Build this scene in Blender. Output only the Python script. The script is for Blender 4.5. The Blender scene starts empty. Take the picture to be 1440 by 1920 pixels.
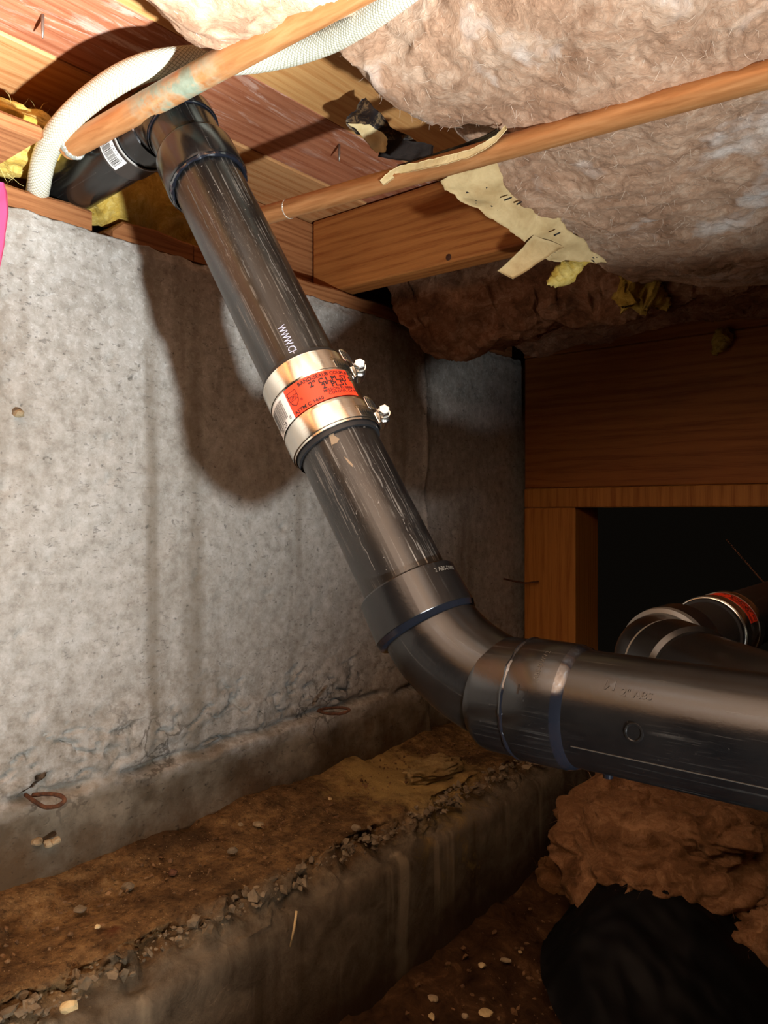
import bpy, bmesh, math, random
import numpy as np
from mathutils import Vector, Matrix

random.seed(7)
rng = np.random.default_rng(7)
S = bpy.context.scene
C = S.collection

# ------------------------------------------------------------------ camera, world, light, exposure
CZ = 0.598                       # camera height above the dirt floor; all geometry below is written relative to the camera
F = 1481.0                       # focal length in pixels of the 1440 x 1920 frame
AZ = math.radians(39.13)         # angle between the view and the long concrete wall
FW = Vector((math.cos(AZ), math.sin(AZ), 0.0))
RT = Vector((math.sin(AZ), -math.cos(AZ), 0.0))
cam = bpy.data.cameras.new('camera')
cam.sensor_fit = 'VERTICAL'; cam.sensor_height = 36.0
cam.lens = F / 1920.0 * 36.0
cam.clip_start = 0.01
camo = bpy.data.objects.new('camera', cam); C.objects.link(camo)
camo.location = (0, 0, CZ)
camo.rotation_euler = FW.to_track_quat('-Z', 'Y').to_euler()
S.camera = camo

wd = bpy.data.worlds.new('world'); S.world = wd; wd.use_nodes = True
bg = wd.node_tree.nodes['Background']
bg.inputs[0].default_value = (1.0, 0.78, 0.55, 1); bg.inputs[1].default_value = 0.002

LAMP = Vector((0.10, -0.42, CZ - 0.35))          # hand torch held below and right of the camera
for (nm, en, size, blend, aim) in (('torch_beam', 440.0, 62, 1.0, (-0.13, 0.66, 0.72)), ('torch_spill', 78.0, 114, 1.0, (-0.16, 0.82, 0.68))):
    sl = bpy.data.lights.new(nm, 'SPOT')
    sl.energy = en; sl.color = (0.93, 0.98, 1.0)
    sl.spot_size = math.radians(size); sl.spot_blend = blend; sl.shadow_soft_size = 0.018
    slo = bpy.data.objects.new(nm, sl); C.objects.link(slo)
    slo.location = LAMP
    slo.rotation_euler = Vector(aim).to_track_quat('-Z', 'Y').to_euler()

vs = S.view_settings
vs.view_transform = 'Standard'; vs.look = 'None'; vs.gamma = 1.0; vs.exposure = 0.35
vs.use_curve_mapping = False

# ------------------------------------------------------------------ helpers
def P(u, v, d):                  # a point seen at pixel (u, v) at depth d metres (camera relative)
    r = (u - 720.0) / F * d; z = (960.0 - v) / F * d
    return FW * d + RT * r + Vector((0, 0, z))

_tab = rng.normal(size=(4096, 3)); _tab /= np.linalg.norm(_tab, axis=1)[:, None]
_perm = rng.integers(0, 1 << 30, 4096)
def pn(p):                       # gradient noise, p (N,3) -> about -0.7..0.7
    p = np.asarray(p, float); i = np.floor(p).astype(np.int64); f = p - i
    u = f * f * f * (f * (f * 6 - 15) + 10); out = np.zeros(len(p))
    for a in (0, 1):
        for b in (0, 1):
            for c in (0, 1):
                h = _perm[(i[:, 0] + a) & 4095]; h = _perm[(h + i[:, 1] + b) & 4095]; h = (_perm[(h + i[:, 2] + c) & 4095]) & 4095
                g = _tab[h]
                d = g[:, 0] * (f[:, 0] - a) + g[:, 1] * (f[:, 1] - b) + g[:, 2] * (f[:, 2] - c)
                w = (u[:, 0] if a else 1 - u[:, 0]) * (u[:, 1] if b else 1 - u[:, 1]) * (u[:, 2] if c else 1 - u[:, 2])
                out += w * d
    return out
def fbm(p, o=4, g=0.5):
    s = np.zeros(len(p)); a = 1.0
    for k in range(o):
        s += a * pn(np.asarray(p) * 2 ** k + 17.3 * k); a *= g
    return s
def ridge(p, o=3, g=0.5):
    s = np.zeros(len(p)); a = 1.0
    for k in range(o):
        s += a * (1 - 2.5 * np.abs(pn(np.asarray(p) * 2 ** k + 31.7 * k))); a *= g
    return s
def warp(p, f, a):
    p = np.asarray(p)
    return p + a * np.stack([pn(p * f + 5.1), pn(p * f + 55.7), pn(p * f + 91.3)], 1)
def sm(x, a, b):
    t = np.clip((x - a) / (b - a), 0, 1); return t * t * (3 - 2 * t)

def mesh_obj(name, verts, faces, mats, parent=None, smooth=True, uvs=None, mi=None, autos=None):
    """verts camera-relative; object origin goes to the base centre of its bounds."""
    v = np.array([tuple(x) for x in verts] if not isinstance(verts, np.ndarray) else verts, float).copy()
    v[:, 2] += CZ
    lo = v.min(0); hi = v.max(0); o = np.array([(lo[0] + hi[0]) / 2, (lo[1] + hi[1]) / 2, lo[2]])
    me = bpy.data.meshes.new(name)
    me.from_pydata((v - o).tolist(), [], [list(map(int, f)) for f in faces])
    if not isinstance(mats, (list, tuple)): mats = [mats]
    for m in mats: me.materials.append(m)
    if uvs is not None:
        lay = me.uv_layers.new(name='UVMap')
        li = np.empty(len(me.loops), np.int32); me.loops.foreach_get('vertex_index', li)
        if isinstance(uvs, dict):
            arr = np.array(uvs['loops'], float)
        else:
            arr = np.asarray(uvs, float)[li]
        lay.data.foreach_set('uv', arr.ravel())
    if mi is not None: me.polygons.foreach_set('material_index', np.asarray(mi, np.int32))
    me.polygons.foreach_set('use_smooth', np.full(len(me.polygons), bool(smooth)))
    me.update()
    if autos is not None:
        me.set_sharp_from_angle(angle=math.radians(autos))
    ob = bpy.data.objects.new(name, me); C.objects.link(ob)
    if parent is not None:
        ob.parent = parent
        w = wloc(parent)
        ob.location = Vector(o) - w
    else:
        ob.location = Vector(o)
    return ob
def wloc(o):
    w = Vector(o.location); p = o.parent
    while p is not None: w = w + Vector(p.location); p = p.parent
    return w
def tag(o, label, cat, group=None, kind=None):
    o['label'] = label
    if cat: o['category'] = cat
    if group: o['group'] = group
    if kind: o['kind'] = kind
    return o
def struct(o, label=None):
    o['kind'] = 'structure'
    if label: o['label'] = label
    return o
def thing(name, loc, label, cat, group=None):
    e = bpy.data.objects.new(name, None); C.objects.link(e); e.empty_display_size = 0.03
    e.location = (loc[0], loc[1], loc[2] + CZ)
    return tag(e, label, cat, group)

def box_geo(lo, hi, bev=0.002, seg=1, rough=0.0, cuts=0):
    bm = bmesh.new(); bmesh.ops.create_cube(bm, size=1.0)
    for v in bm.verts:
        v.co = Vector([lo[k] + (v.co[k] + 0.5) * (hi[k] - lo[k]) for k in range(3)])
    if cuts: bmesh.ops.subdivide_edges(bm, edges=bm.edges[:], cuts=cuts, use_grid_fill=True)
    if bev:
        es = [e for e in bm.edges if len(e.link_faces) == 2 and e.calc_face_angle() > 0.5]
        bmesh.ops.bevel(bm, geom=es, offset=bev, segments=seg, profile=0.5, affect='EDGES')
    V = np.array([v.co[:] for v in bm.verts]); bm.verts.index_update()
    Fs = [[v.index for v in f.verts] for f in bm.faces]; bm.free()
    if rough:
        n = np.stack([fbm(V * 35 + 3, 3), fbm(V * 35 + 43, 3), fbm(V * 35 + 83, 3)], 1)
        V = V + n * rough
    return V, Fs
def box(name, lo, hi, mat, parent=None, bev=0.002, seg=1, rough=0, cuts=0):
    V, Fs = box_geo(lo, hi, bev, seg, rough, cuts)
    return mesh_obj(name, V, Fs, mat, parent, smooth=False)

def frame_for(d, ref=None):
    d = d.normalized()
    if ref is None: ref = Vector((0, 0, 1)) if abs(d.z) < 0.9 else Vector((1, 0, 0))
    e1 = (ref - d * ref.dot(d)).normalized(); e2 = d.cross(e1)
    return e1, e2
def lathe(o, d, prof, seg=64, ref=None, a0=None, a1=None):
    """surface of revolution about axis o + d*t through (t, r); uv = (angle/2pi, running length in metres)"""
    d = d.normalized(); e1, e2 = frame_for(d, ref)
    full = a0 is None
    if full: a0, a1 = 0.0, 2 * math.pi
    V = []; UV = []; Fs = []; L = 0; pt = None
    for (t, r) in prof:
        if pt: L += math.hypot(t - pt[0], r - pt[1])
        pt = (t, r)
        for k in range(seg + 1):
            a = a0 + (a1 - a0) * k / seg
            V.append(o + d * t + (e1 * math.cos(a) + e2 * math.sin(a)) * r); UV.append((a / (2 * math.pi), L))
    n = seg + 1
    for i in range(len(prof) - 1):
        for k in range(seg):
            Fs.append((i * n + k, i * n + k + 1, (i + 1) * n + k + 1, (i + 1) * n + k))
    return V, Fs, UV
def sweep(pts, rad, seg=24, ref=None, cap=False):
    pts = [Vector(p) for p in pts]; n = len(pts)
    if not hasattr(rad, '__len__'): rad = [rad] * n
    tg = []
    for i in range(n):
        a = pts[max(i - 1, 0)]; b = pts[min(i + 1, n - 1)]; tg.append((b - a).normalized())
    e1, _ = frame_for(tg[0], ref)
    V = []; UV = []; Fs = []; L = 0
    for i in range(n):
        if i: L += (pts[i] - pts[i - 1]).length
        e1 = (e1 - tg[i] * e1.dot(tg[i])).normalized(); e2 = tg[i].cross(e1)
        for k in range(seg + 1):
            a = 2 * math.pi * k / seg
            V.append(pts[i] + (e1 * math.cos(a) + e2 * math.sin(a)) * rad[i]); UV.append((k / seg, L))
    m = seg + 1
    for i in range(n - 1):
        for k in range(seg): Fs.append((i * m + k, i * m + k + 1, (i + 1) * m + k + 1, (i + 1) * m + k))
    if cap:
        Fs.append([k for k in range(seg)][::-1]); Fs.append([(n - 1) * m + k for k in range(seg)])
    return V, Fs, UV
def spline(pts, n):
    pts = [Vector(p) for p in pts]; out = []
    q = [pts[0] * 2 - pts[1]] + pts + [pts[-1] * 2 - pts[-2]]
    segs = len(pts) - 1
    for k in range(n):
        x = k / (n - 1) * segs; i = min(int(x), segs - 1); t = x - i
        a, b, c, d = q[i:i + 4]
        out.append(0.5 * ((2 * b) + (c - a) * t + (2 * a - 5 * b + 4 * c - d) * t * t + (3 * b - a - 3 * c + d) * t ** 3))
    return out
def join(parts):
    V = []; Fs = []; UV = []
    for p in parts:
        b = len(V); V += list(p[0]); Fs += [tuple(i + b for i in f) for f in p[1]]
        UV += list(p[2]) if len(p) > 2 else [(0, 0)] * len(p[0])
    return V, Fs, UV

# ------------------------------------------------------------------ materials
class NT:
    def __init__(s, name):
        s.m = bpy.data.materials.new(name); s.m.use_nodes = True
        s.t = s.m.node_tree; s.b = s.t.nodes['Principled BSDF']
    def n(s, typ, **kw):
        nd = s.t.nodes.new(typ)
        for k, v in kw.items():
            if hasattr(nd, k): setattr(nd, k, v)
            else: nd.inputs[k.replace('_', ' ')].default_value = v
        return nd
    def l(s, a, b): s.t.links.new(a, b)
    def pos(s): return s.n('ShaderNodeNewGeometry').outputs['Position']
    def obj(s): return s.n('ShaderNodeTexCoord').outputs['Object']
    def uv(s): return s.n('ShaderNodeTexCoord').outputs['UV']
    def map(s, vec, scale=(1, 1, 1), loc=(0, 0, 0), rot=(0, 0, 0)):
        m = s.n('ShaderNodeMapping'); m.inputs['Scale'].default_value = scale; m.inputs['Location'].default_value = loc; m.inputs['Rotation'].default_value = rot
        s.l(vec, m.inputs['Vector']); return m.outputs[0]
    def noise(s, vec, scale, detail=4, rough=0.55, dist=0.0, out='Fac'):
        t = s.n('ShaderNodeTexNoise'); t.inputs['Scale'].default_value = scale; t.inputs['Detail'].default_value = detail
        t.inputs['Roughness'].default_value = rough; t.inputs['Distortion'].default_value = dist
        if vec is not None: s.l(vec, t.inputs['Vector'])
        return t.outputs[out]
    def ramp(s, fac, stops, interp='LINEAR'):
        r = s.n('ShaderNodeValToRGB'); r.color_ramp.interpolation = interp
        e = r.color_ramp.elements
        while len(e) < len(stops): e.new(0.5)
        for k, (p, c) in enumerate(stops):
            e[k].position = p; e[k].color = (c, c, c, 1) if not hasattr(c, '__len__') else (*c, 1)
        s.l(fac, r.inputs[0]); return r.outputs[0]
    def mix(s, fac, a, b, mode='MIX'):
        m = s.n('ShaderNodeMix', data_type='RGBA', blend_type=mode)
        for sock, v in ((m.inputs[0], fac), (m.inputs[6], a), (m.inputs[7], b)):
            if isinstance(v, (int, float)): sock.default_value = v
            elif hasattr(v, '__len__'): sock.default_value = (*v, 1)
            else: s.l(v, sock)
        return m.outputs[2]
    def math(s, op, a, b=0.0, c=None):
        m = s.n('ShaderNodeMath', operation=op)
        for sock, v in zip(m.inputs, (a, b, c)):
            if v is None: continue
            if isinstance(v, (int, float)): sock.default_value = v
            else: s.l(v, sock)
        return m.outputs[0]
    def sep(s, v):
        x = s.n('ShaderNodeSeparateXYZ'); s.l(v, x.inputs[0]); return x.outputs
    def set(s, sock, v):
        i = s.b.inputs[sock]
        if isinstance(v, (int, float)): i.default_value = v
        elif hasattr(v, '__len__'): i.default_value = (*v[:3], 1) if i.type == 'RGBA' else v
        else: s.l(v, i)
    def bump(s, h, strength=0.5, dist=0.002, prev=None):
        b = s.n('ShaderNodeBump'); b.inputs['Strength'].default_value = strength; b.inputs['Distance'].default_value = dist
        s.l(h, b.inputs['Height'])
        if prev is not None: s.l(prev, b.inputs['Normal'])
        return b.outputs[0]

def srgb(r, g, b):
    f = lambda c: (c / 255 / 12.92) if c <= 10 else ((c / 255 + 0.055) / 1.055) ** 2.4
    return (f(r), f(g), f(b))

def plain(name, col, rough=0.5, metal=0.0, spec=0.5):
    m = NT(name); m.set('Base Color', col); m.set('Roughness', rough); m.set('Metallic', metal); m.set('Specular IOR Level', spec); return m.m

def wood(name, dark, light, axis, ring=1.0, worn=None, rough=0.6, knots=False):
    m = NT(name); p = m.pos(); oi = m.n('ShaderNodeObjectInfo')
    off = m.n('ShaderNodeVectorMath', operation='MULTIPLY_ADD'); 
    cb = m.n('ShaderNodeCombineXYZ')
    for k in range(3): m.l(oi.outputs['Random'], cb.inputs[k])
    m.l(cb.outputs[0], off.inputs[0]); off.inputs[1].default_value = (7.3, 3.1, 5.7); m.l(p, off.inputs[2])
    v = off.outputs[0]
    sc = [1, 1, 1]; sc[axis] = 0.09
    sv = m.map(v, tuple(sc))
    wob = m.noise(m.map(v, tuple(0.25 if k == axis else 1 for k in range(3))), 9, 3, 0.5)
    n1 = m.noise(sv, 70 * ring, 6, 0.62, 0.3)
    n2 = m.noise(m.map(v, tuple(0.03 if k == axis else 1 for k in range(3))), 520, 4, 0.7)
    wv = m.n('ShaderNodeTexWave', wave_type='RINGS', rings_direction='XYZ'[axis]); wv.inputs['Scale'].default_value = 46 * ring
    wv.inputs['Distortion'].default_value = 6; wv.inputs['Detail'].default_value = 3; wv.inputs['Detail Scale'].default_value = 1.2
    m.l(sv, wv.inputs['Vector'])
    g = m.math('ADD', m.math('MULTIPLY', n1, 0.46), m.math('MULTIPLY', wv.outputs['Fac'], 0.13))
    g = m.math('ADD', g, m.math('MULTIPLY', n2, 0.46))
    col = m.ramp(g, [(0.38, dark), (0.54, tuple((a + b) / 2 for a, b in zip(dark, light))), (0.85, light)])
    tone = m.ramp(wob, [(0.25, 0.80), (0.75, 1.06)])
    col = m.mix(0.8, col, tone, 'MULTIPLY')
    if worn:
        w = m.noise(m.map(v, tuple(0.18 if k == axis else 1 for k in range(3)), (3, 1, 2)), 70, 6, 0.7, 0.8)
        w2 = m.noise(v, 9, 3, 0.5)
        f = m.math('MULTIPLY', m.ramp(w, [(0.53, 0.0), (0.64, 0.7)]), m.ramp(w2, [(0.40, 0.08), (0.60, 1.0)]))
        col = m.mix(f, col, worn)
    m.set('Base Color', col); m.set('Roughness', rough); m.set('Specular IOR Level', 0.25)
    m.set('Normal', m.bump(g, 0.35, 0.0012)); return m.m

def mat_concrete():
    m = NT('concrete_wall'); p = m.pos(); s = m.sep(p)
    big = m.noise(p, 5, 5, 0.6); mid = m.noise(p, 70, 8, 0.74, 0.0); fine = m.noise(p, 300, 5, 0.75)
    col = m.ramp(mid, [(0.28, srgb(148, 142, 133)), (0.46, srgb(181, 176, 167)), (0.60, srgb(199, 195, 188)), (0.80, srgb(222, 220, 216))])
    col = m.mix(0.55, col, m.ramp(big, [(0.30, srgb(188, 180, 168)), (0.62, srgb(244, 244, 243))]), 'MULTIPLY')
    # pale laitance flecks
    fl = m.ramp(m.noise(p, 150, 6, 0.75, 0.3), [(0.52, 0.0), (0.66, 0.5)])
    hi = m.ramp(m.math('ADD', s[2], m.math('MULTIPLY', big, 0.35)), [(0.80, 0.0), (1.0, 1.0)])
    col = m.mix(m.math('MULTIPLY', fl, m.math('ADD', m.math('MULTIPLY', hi, 0.7), 0.18)), col, srgb(238, 238, 234))
    # vertical water stains
    st = m.noise(m.map(p, (1, 1, 0.045), (0.62, 0, 0)), 15, 3, 0.5)
    brk = m.noise(m.map(p, (1, 1, 0.5)), 22, 5, 0.65)
    fs = m.math('MULTIPLY', m.ramp(st, [(0.55, 0.0), (0.64, 0.62)]), m.ramp(brk, [(0.30, 0.25), (0.62, 1.0)]))
    col = m.mix(fs, col, srgb(124, 112, 95))
    # two distinct drip streaks
    for (cx, w, z0) in ((0.533, 0.010, 0.62), (0.592, 0.016, 0.75)):
        dx = m.math('ABSOLUTE', m.math('SUBTRACT', s[0], cx))
        e = m.math('ADD', m.math('MULTIPLY', dx, 1.0 / w), m.math('MULTIPLY', m.math('SUBTRACT', brk, 0.5), 1.6))
        f = m.math('MULTIPLY', m.ramp(e, [(0.2, 0.50), (1.0, 0.0)]), m.ramp(m.math('SUBTRACT', s[2], z0), [(0.0, 1.0), (0.14, 0.0)]))
        col = m.mix(f, col, srgb(112, 100, 82))
    # dirty band at the cold joint and darker older pour below it
    jz = m.math('ADD', m.math('SUBTRACT', s[2], CZ - 0.294), m.math('MULTIPLY', m.math('SUBTRACT', big, 0.5), 0.05))
    low = m.ramp(m.math('ADD', jz, 0.5), [(0.488, 1.0), (0.512, 0.0)])
    band = m.ramp(m.math('ADD', jz, 0.5), [(0.49, 0.6), (0.66, 0.0)])
    col = m.mix(m.math('MULTIPLY', band, m.ramp(mid, [(0.35, 1.0), (0.6, 0.3)])), col, srgb(112, 98, 78))
    lowc = m.mix(m.ramp(m.noise(p, 16, 6, 0.65), [(0.35, 0.0), (0.66, 1.0)]), srgb(86, 74, 58), srgb(140, 128, 110))
    col = m.mix(low, col, lowc)
    # mud splashed on the foot of the wall
    mz = m.math('ADD', m.math('SUBTRACT', s[2], CZ - 0.372), m.math('MULTIPLY', m.math('SUBTRACT', m.noise(p, 12, 7, 0.7), 0.5), 0.22))
    col = m.mix(m.ramp(m.math('ADD', mz, 0.5), [(0.5, 0.9), (0.56, 0.0)]), col, srgb(82, 62, 40))
    vo = m.n('ShaderNodeTexVoronoi', feature='DISTANCE_TO_EDGE'); vo.inputs['Scale'].default_value = 34
    wpn = m.n('ShaderNodeVectorMath', operation='MULTIPLY_ADD'); m.l(m.noise(p, 30, 4, 0.6, out='Color'), wpn.inputs[0]); wpn.inputs[1].default_value = (0.05, 0.05, 0.05); m.l(p, wpn.inputs[2]); m.l(wpn.outputs[0], vo.inputs['Vector'])
    ck = m.math('MULTIPLY', m.ramp(vo.outputs['Distance'], [(0.02, 1.0), (0.07, 0.0)]), m.ramp(m.noise(p, 12, 3, 0.5), [(0.53, 0.0), (0.60, 0.6)]))
    ck = m.math('MULTIPLY', ck, m.ramp(m.math('ADD', jz, 0.5), [(0.47, 0.0), (0.495, 1.0), (0.54, 1.0), (0.60, 0.0)]))
    col = m.mix(ck, col, srgb(58, 48, 38))
    pit = m.ramp(m.noise(p, 120, 3, 0.5), [(0.26, 0.0), (0.33, 1.0)])
    pk = m.ramp(m.noise(m.map(p, (0.55, 1, 1.25)), 210, 4, 0.6, 0.4), [(0.30, 0.42), (0.40, 1.0)])
    pz = m.ramp(m.noise(p, 10, 4, 0.6), [(0.38, 0.15), (0.60, 0.85)])
    col = m.mix(pz, col, pk, 'MULTIPLY')
    col = m.mix(0.45, col, pit, 'MULTIPLY')
    m.set('Base Color', col); m.set('Roughness', 0.85); m.set('Specular IOR Level', 0.2)
    h = m.math('ADD', m.math('MULTIPLY', mid, 0.55), m.math('MULTIPLY', fine, 0.3)); h = m.math('ADD', h, m.math('MULTIPLY', pit, 0.4)); h = m.math('ADD', h, m.math('MULTIPLY', pk, 0.35))
    m.set('Normal', m.bump(h, 0.55, 0.0022)); return m.m

def mat_footing():
    m = NT('concrete_footing'); p = m.pos(); s = m.sep(p)
    mid = m.noise(p, 30, 7, 0.68, 0.5); big = m.noise(p, 7, 4, 0.6)
    face = m.ramp(mid, [(0.3, srgb(84, 73, 58)), (0.7, srgb(140, 126, 105))])
    st = m.noise(m.map(p, (1, 1, 0.05), (2.2, 0, 0)), 20, 4, 0.55)
    face = m.mix(m.ramp(st, [(0.60, 0.0), (0.68, 0.7)]), face, srgb(176, 160, 132))
    face = m.mix(m.ramp(st, [(0.30, 0.7), (0.42, 0.0)]), face, srgb(62, 50, 34))
    drt = m.math('SUBTRACT', m.math('MULTIPLY', big, 0.16), m.math('SUBTRACT', s[2], 0.0))
    face = m.mix(m.ramp(m.math('ADD', drt, 0.5), [(0.44, 0.0), (0.52, 0.9)]), face, srgb(58, 40, 24))
    top = m.ramp(m.noise(p, 48, 9, 0.78), [(0.30, srgb(58, 42, 26)), (0.45, srgb(112, 84, 52)), (0.58, srgb(142, 110, 70)), (0.76, srgb(178, 150, 108))])
    top = m.mix(m.ramp(m.noise(p, 11, 7, 0.68), [(0.38, 0.8), (0.54, 0.0)]), top, srgb(64, 46, 28))
    spk = m.ramp(m.noise(p, 170, 5, 0.7), [(0.36, 0.35), (0.46, 1.0)])
    top = m.mix(0.8, top, spk, 'MULTIPLY')
    top = m.mix(m.ramp(m.noise(p, 330, 3, 0.6), [(0.66, 0.0), (0.72, 0.6)]), top, srgb(206, 180, 134))
    rust = m.ramp(m.noise(m.map(p, (1, 1, 1), (4, 2, 0)), 13, 4, 0.6), [(0.64, 0.0), (0.72, 0.6)])
    top = m.mix(rust, top, srgb(98, 48, 26))
    nz = m.sep(m.n('ShaderNodeNewGeometry').outputs['True Normal'])[2]
    isz = m.ramp(s[2], [(CZ - 0.402, 0.0), (CZ - 0.390, 1.0)])
    rim = m.ramp(s[1], [(0.600, 0.0), (0.625, 1.0)])
    agg = m.ramp(m.noise(p, 70, 6, 0.7), [(0.3, srgb(70, 58, 44)), (0.55, srgb(128, 114, 92)), (0.75, srgb(164, 150, 126))])
    edge = m.ramp(s[2], [(CZ - 0.412, 0.0), (CZ - 0.404, 1.0)])
    col = m.mix(edge, face, agg)
    col = m.mix(rim, col, top)
    # yellow-grey crust on the ledge near the far end
    dx = m.n('ShaderNodeVectorMath', operation='DISTANCE'); m.l(p, dx.inputs[0]); dx.inputs[1].default_value = (0.89, 0.69, CZ - 0.381)
    cr = m.math('ADD', dx.outputs['Value'], m.math('MULTIPLY', m.math('SUBTRACT', mid, 0.5), 0.25))
    col = m.mix(m.ramp(cr, [(0.05, 0.8), (0.13, 0.0)]), col, srgb(190, 160, 98))
    m.set('Base Color', col); m.set('Roughness', 0.9); m.set('Specular IOR Level', 0.15)
    m.set('Normal', m.bump(m.math('ADD', mid, m.math('MULTIPLY', m.noise(p, 260, 5, 0.75), 0.7)), 0.9, 0.003)); return m.m

def mat_dirt():
    m = NT('dirt'); p = m.pos()
    a = m.noise(p, 26, 7, 0.7, 0.5)
    m.set('Base Color', m.ramp(a, [(0.3, srgb(38, 24, 15)), (0.55, srgb(78, 54, 34)), (0.75, srgb(120, 88, 58))]))
    m.set('Roughness', 0.95); m.set('Specular IOR Level', 0.1); m.set('Normal', m.bump(a, 0.9, 0.006)); return m.m

def mat_abs(name='black_abs', scuff=1.0, dust=0.35, rough=0.36):
    m = NT(name); uv = m.uv(); p = m.pos()
    base = m.ramp(m.noise(p, 30, 4, 0.6), [(0.3, srgb(10, 10, 11)), (0.7, srgb(18, 17, 17))])
    st = m.noise(m.map(uv, (26, 2.2, 1)), 3.0, 5, 0.65, 0.4)
    brk = m.noise(p, 26, 4, 0.6)
    f1 = m.math('MULTIPLY', m.ramp(st, [(0.56, 0.0), (0.68, 1.0)]), m.ramp(brk, [(0.42, 0.0), (0.62, 1.0)]))
    fine = m.noise(m.map(uv, (120, 24, 1)), 3.0, 6, 0.75, 0.6)
    f2 = m.math('MULTIPLY', m.ramp(fine, [(0.57, 0.0), (0.72, 1.0)]), m.ramp(m.noise(p, 17, 3, 0.5), [(0.40, 0.0), (0.60, 0.9)]))
    spk = m.ramp(m.noise(p, 420, 2, 0.5), [(0.71, 0.0), (0.76, 0.8)])
    sc = m.math('MINIMUM', m.math('MULTIPLY', m.math('ADD', m.math('ADD', f1, f2), m.math('MULTIPLY', spk, 0.6)), 0.62 * scuff), 1.0)
    col = m.mix(sc, base, srgb(142, 136, 128))
    col = m.mix(m.ramp(m.noise(p, 12, 4, 0.6), [(0.4, 0.0), (0.75, dust)]), col, srgb(74, 67, 58))
    m.set('Base Color', col)
    m.set('Roughness', m.ramp(m.math('ADD', sc, m.math('MULTIPLY', m.noise(p, 60, 4, 0.6), 0.3)), [(0.0, rough - 0.06), (0.7, rough + 0.2)]))
    m.set('Specular IOR Level', 0.5)
    m.set('Normal', m.bump(m.math('ADD', m.noise(p, 300, 4, 0.7), m.math('MULTIPLY', sc, 0.8)), 0.12, 0.0006)); return m.m

def mat_copper(name='copper_pipe', green=1.0):
    m = NT(name); p = m.pos(); uv = m.uv()
    n = m.noise(m.map(uv, (6, 9, 1)), 2.0, 5, 0.6, 0.5)
    col = m.ramp(n, [(0.3, srgb(172, 112, 64)), (0.5, srgb(192, 132, 80)), (0.72, srgb(206, 150, 98))])
    v = m.sep(uv)[1]
    pat = m.math('MULTIPLY', m.ramp(v, [(0.115, 0.0), (0.15, 1.0), (0.215, 1.0), (0.26, 0.0)]), m.ramp(m.noise(p, 42, 5, 0.65), [(0.36, 0.0), (0.56, 0.9 * green)]))
    g = m.mix(m.noise(p, 140, 4, 0.6), srgb(70, 92, 74), srgb(150, 168, 150))
    col = m.mix(pat, col, g)
    m.set('Base Color', col)
    m.set('Metallic', m.ramp(pat, [(0.0, 0.45), (0.6, 0.0)]))
    m.set('Roughness', m.ramp(n, [(0.3, 0.42), (0.7, 0.55)]))
    m.set('Normal', m.bump(m.noise(p, 130, 4, 0.6), 0.1, 0.0005)); return m.m

def mat_hose():
    m = NT('braided_hose'); uv = m.uv(); s = m.sep(uv)
    def lines(k):
        a = m.math('ADD', m.math('MULTIPLY', s[0], 20.0), m.math('MULTIPLY', s[1], k))
        fr = m.math('FRACT', a); return m.math('ABSOLUTE', m.math('SUBTRACT', fr, 0.5))
    l1 = lines(255.0); l2 = lines(-255.0)
    h = m.math('MINIMUM', l1, l2)
    f = m.ramp(h, [(0.05, 1.0), (0.15, 0.0)])
    col = m.mix(f, srgb(226, 224, 206), srgb(150, 148, 122))
    drt = m.ramp(m.noise(m.pos(), 60, 4, 0.6), [(0.66, 0.0), (0.76, 0.5)])
    col = m.mix(drt, col, srgb(140, 130, 100))
    m.set('Base Color', col); m.set('Roughness', 0.38); m.set('Subsurface Weight', 0.15); m.set('Subsurface Radius', (0.004, 0.004, 0.003)); m.set('Subsurface Scale', 0.5)
    m.set('Normal', m.bump(h, 0.5, 0.0008)); return m.m

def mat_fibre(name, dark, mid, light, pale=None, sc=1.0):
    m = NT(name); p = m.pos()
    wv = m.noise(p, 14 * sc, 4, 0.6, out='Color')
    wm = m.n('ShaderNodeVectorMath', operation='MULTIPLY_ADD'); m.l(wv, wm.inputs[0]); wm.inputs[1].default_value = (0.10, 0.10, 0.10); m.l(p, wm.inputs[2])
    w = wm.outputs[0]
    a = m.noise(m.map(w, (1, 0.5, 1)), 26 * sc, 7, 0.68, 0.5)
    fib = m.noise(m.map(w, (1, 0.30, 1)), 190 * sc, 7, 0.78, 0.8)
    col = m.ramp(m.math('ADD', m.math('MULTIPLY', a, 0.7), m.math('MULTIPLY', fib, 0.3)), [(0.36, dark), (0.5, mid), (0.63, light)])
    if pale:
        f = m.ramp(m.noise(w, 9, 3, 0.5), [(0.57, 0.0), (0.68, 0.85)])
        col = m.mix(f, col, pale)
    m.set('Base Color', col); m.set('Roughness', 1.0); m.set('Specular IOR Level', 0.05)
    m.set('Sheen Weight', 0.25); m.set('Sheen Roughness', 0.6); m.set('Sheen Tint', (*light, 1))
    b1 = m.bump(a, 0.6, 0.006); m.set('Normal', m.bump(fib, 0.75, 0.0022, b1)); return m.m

def mat_paper(name, c1, c2, c3=None):
    m = NT(name); p = m.pos()
    n = m.noise(p, 45, 6, 0.65, 0.4)
    col = m.ramp(n, [(0.3, c1), (0.7, c2)])
    if c3: col = m.mix(m.ramp(m.noise(p, 85, 6, 0.75, 0.8), [(0.50, 0.0), (0.6, 0.9)]), col, c3)
    m.set('Base Color', col); m.set('Roughness', 0.8 if not c3 else 0.5)
    m.set('Normal', m.bump(m.noise(p, 60, 5, 0.6, 1.0), 0.5, 0.002)); return m.m

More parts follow.
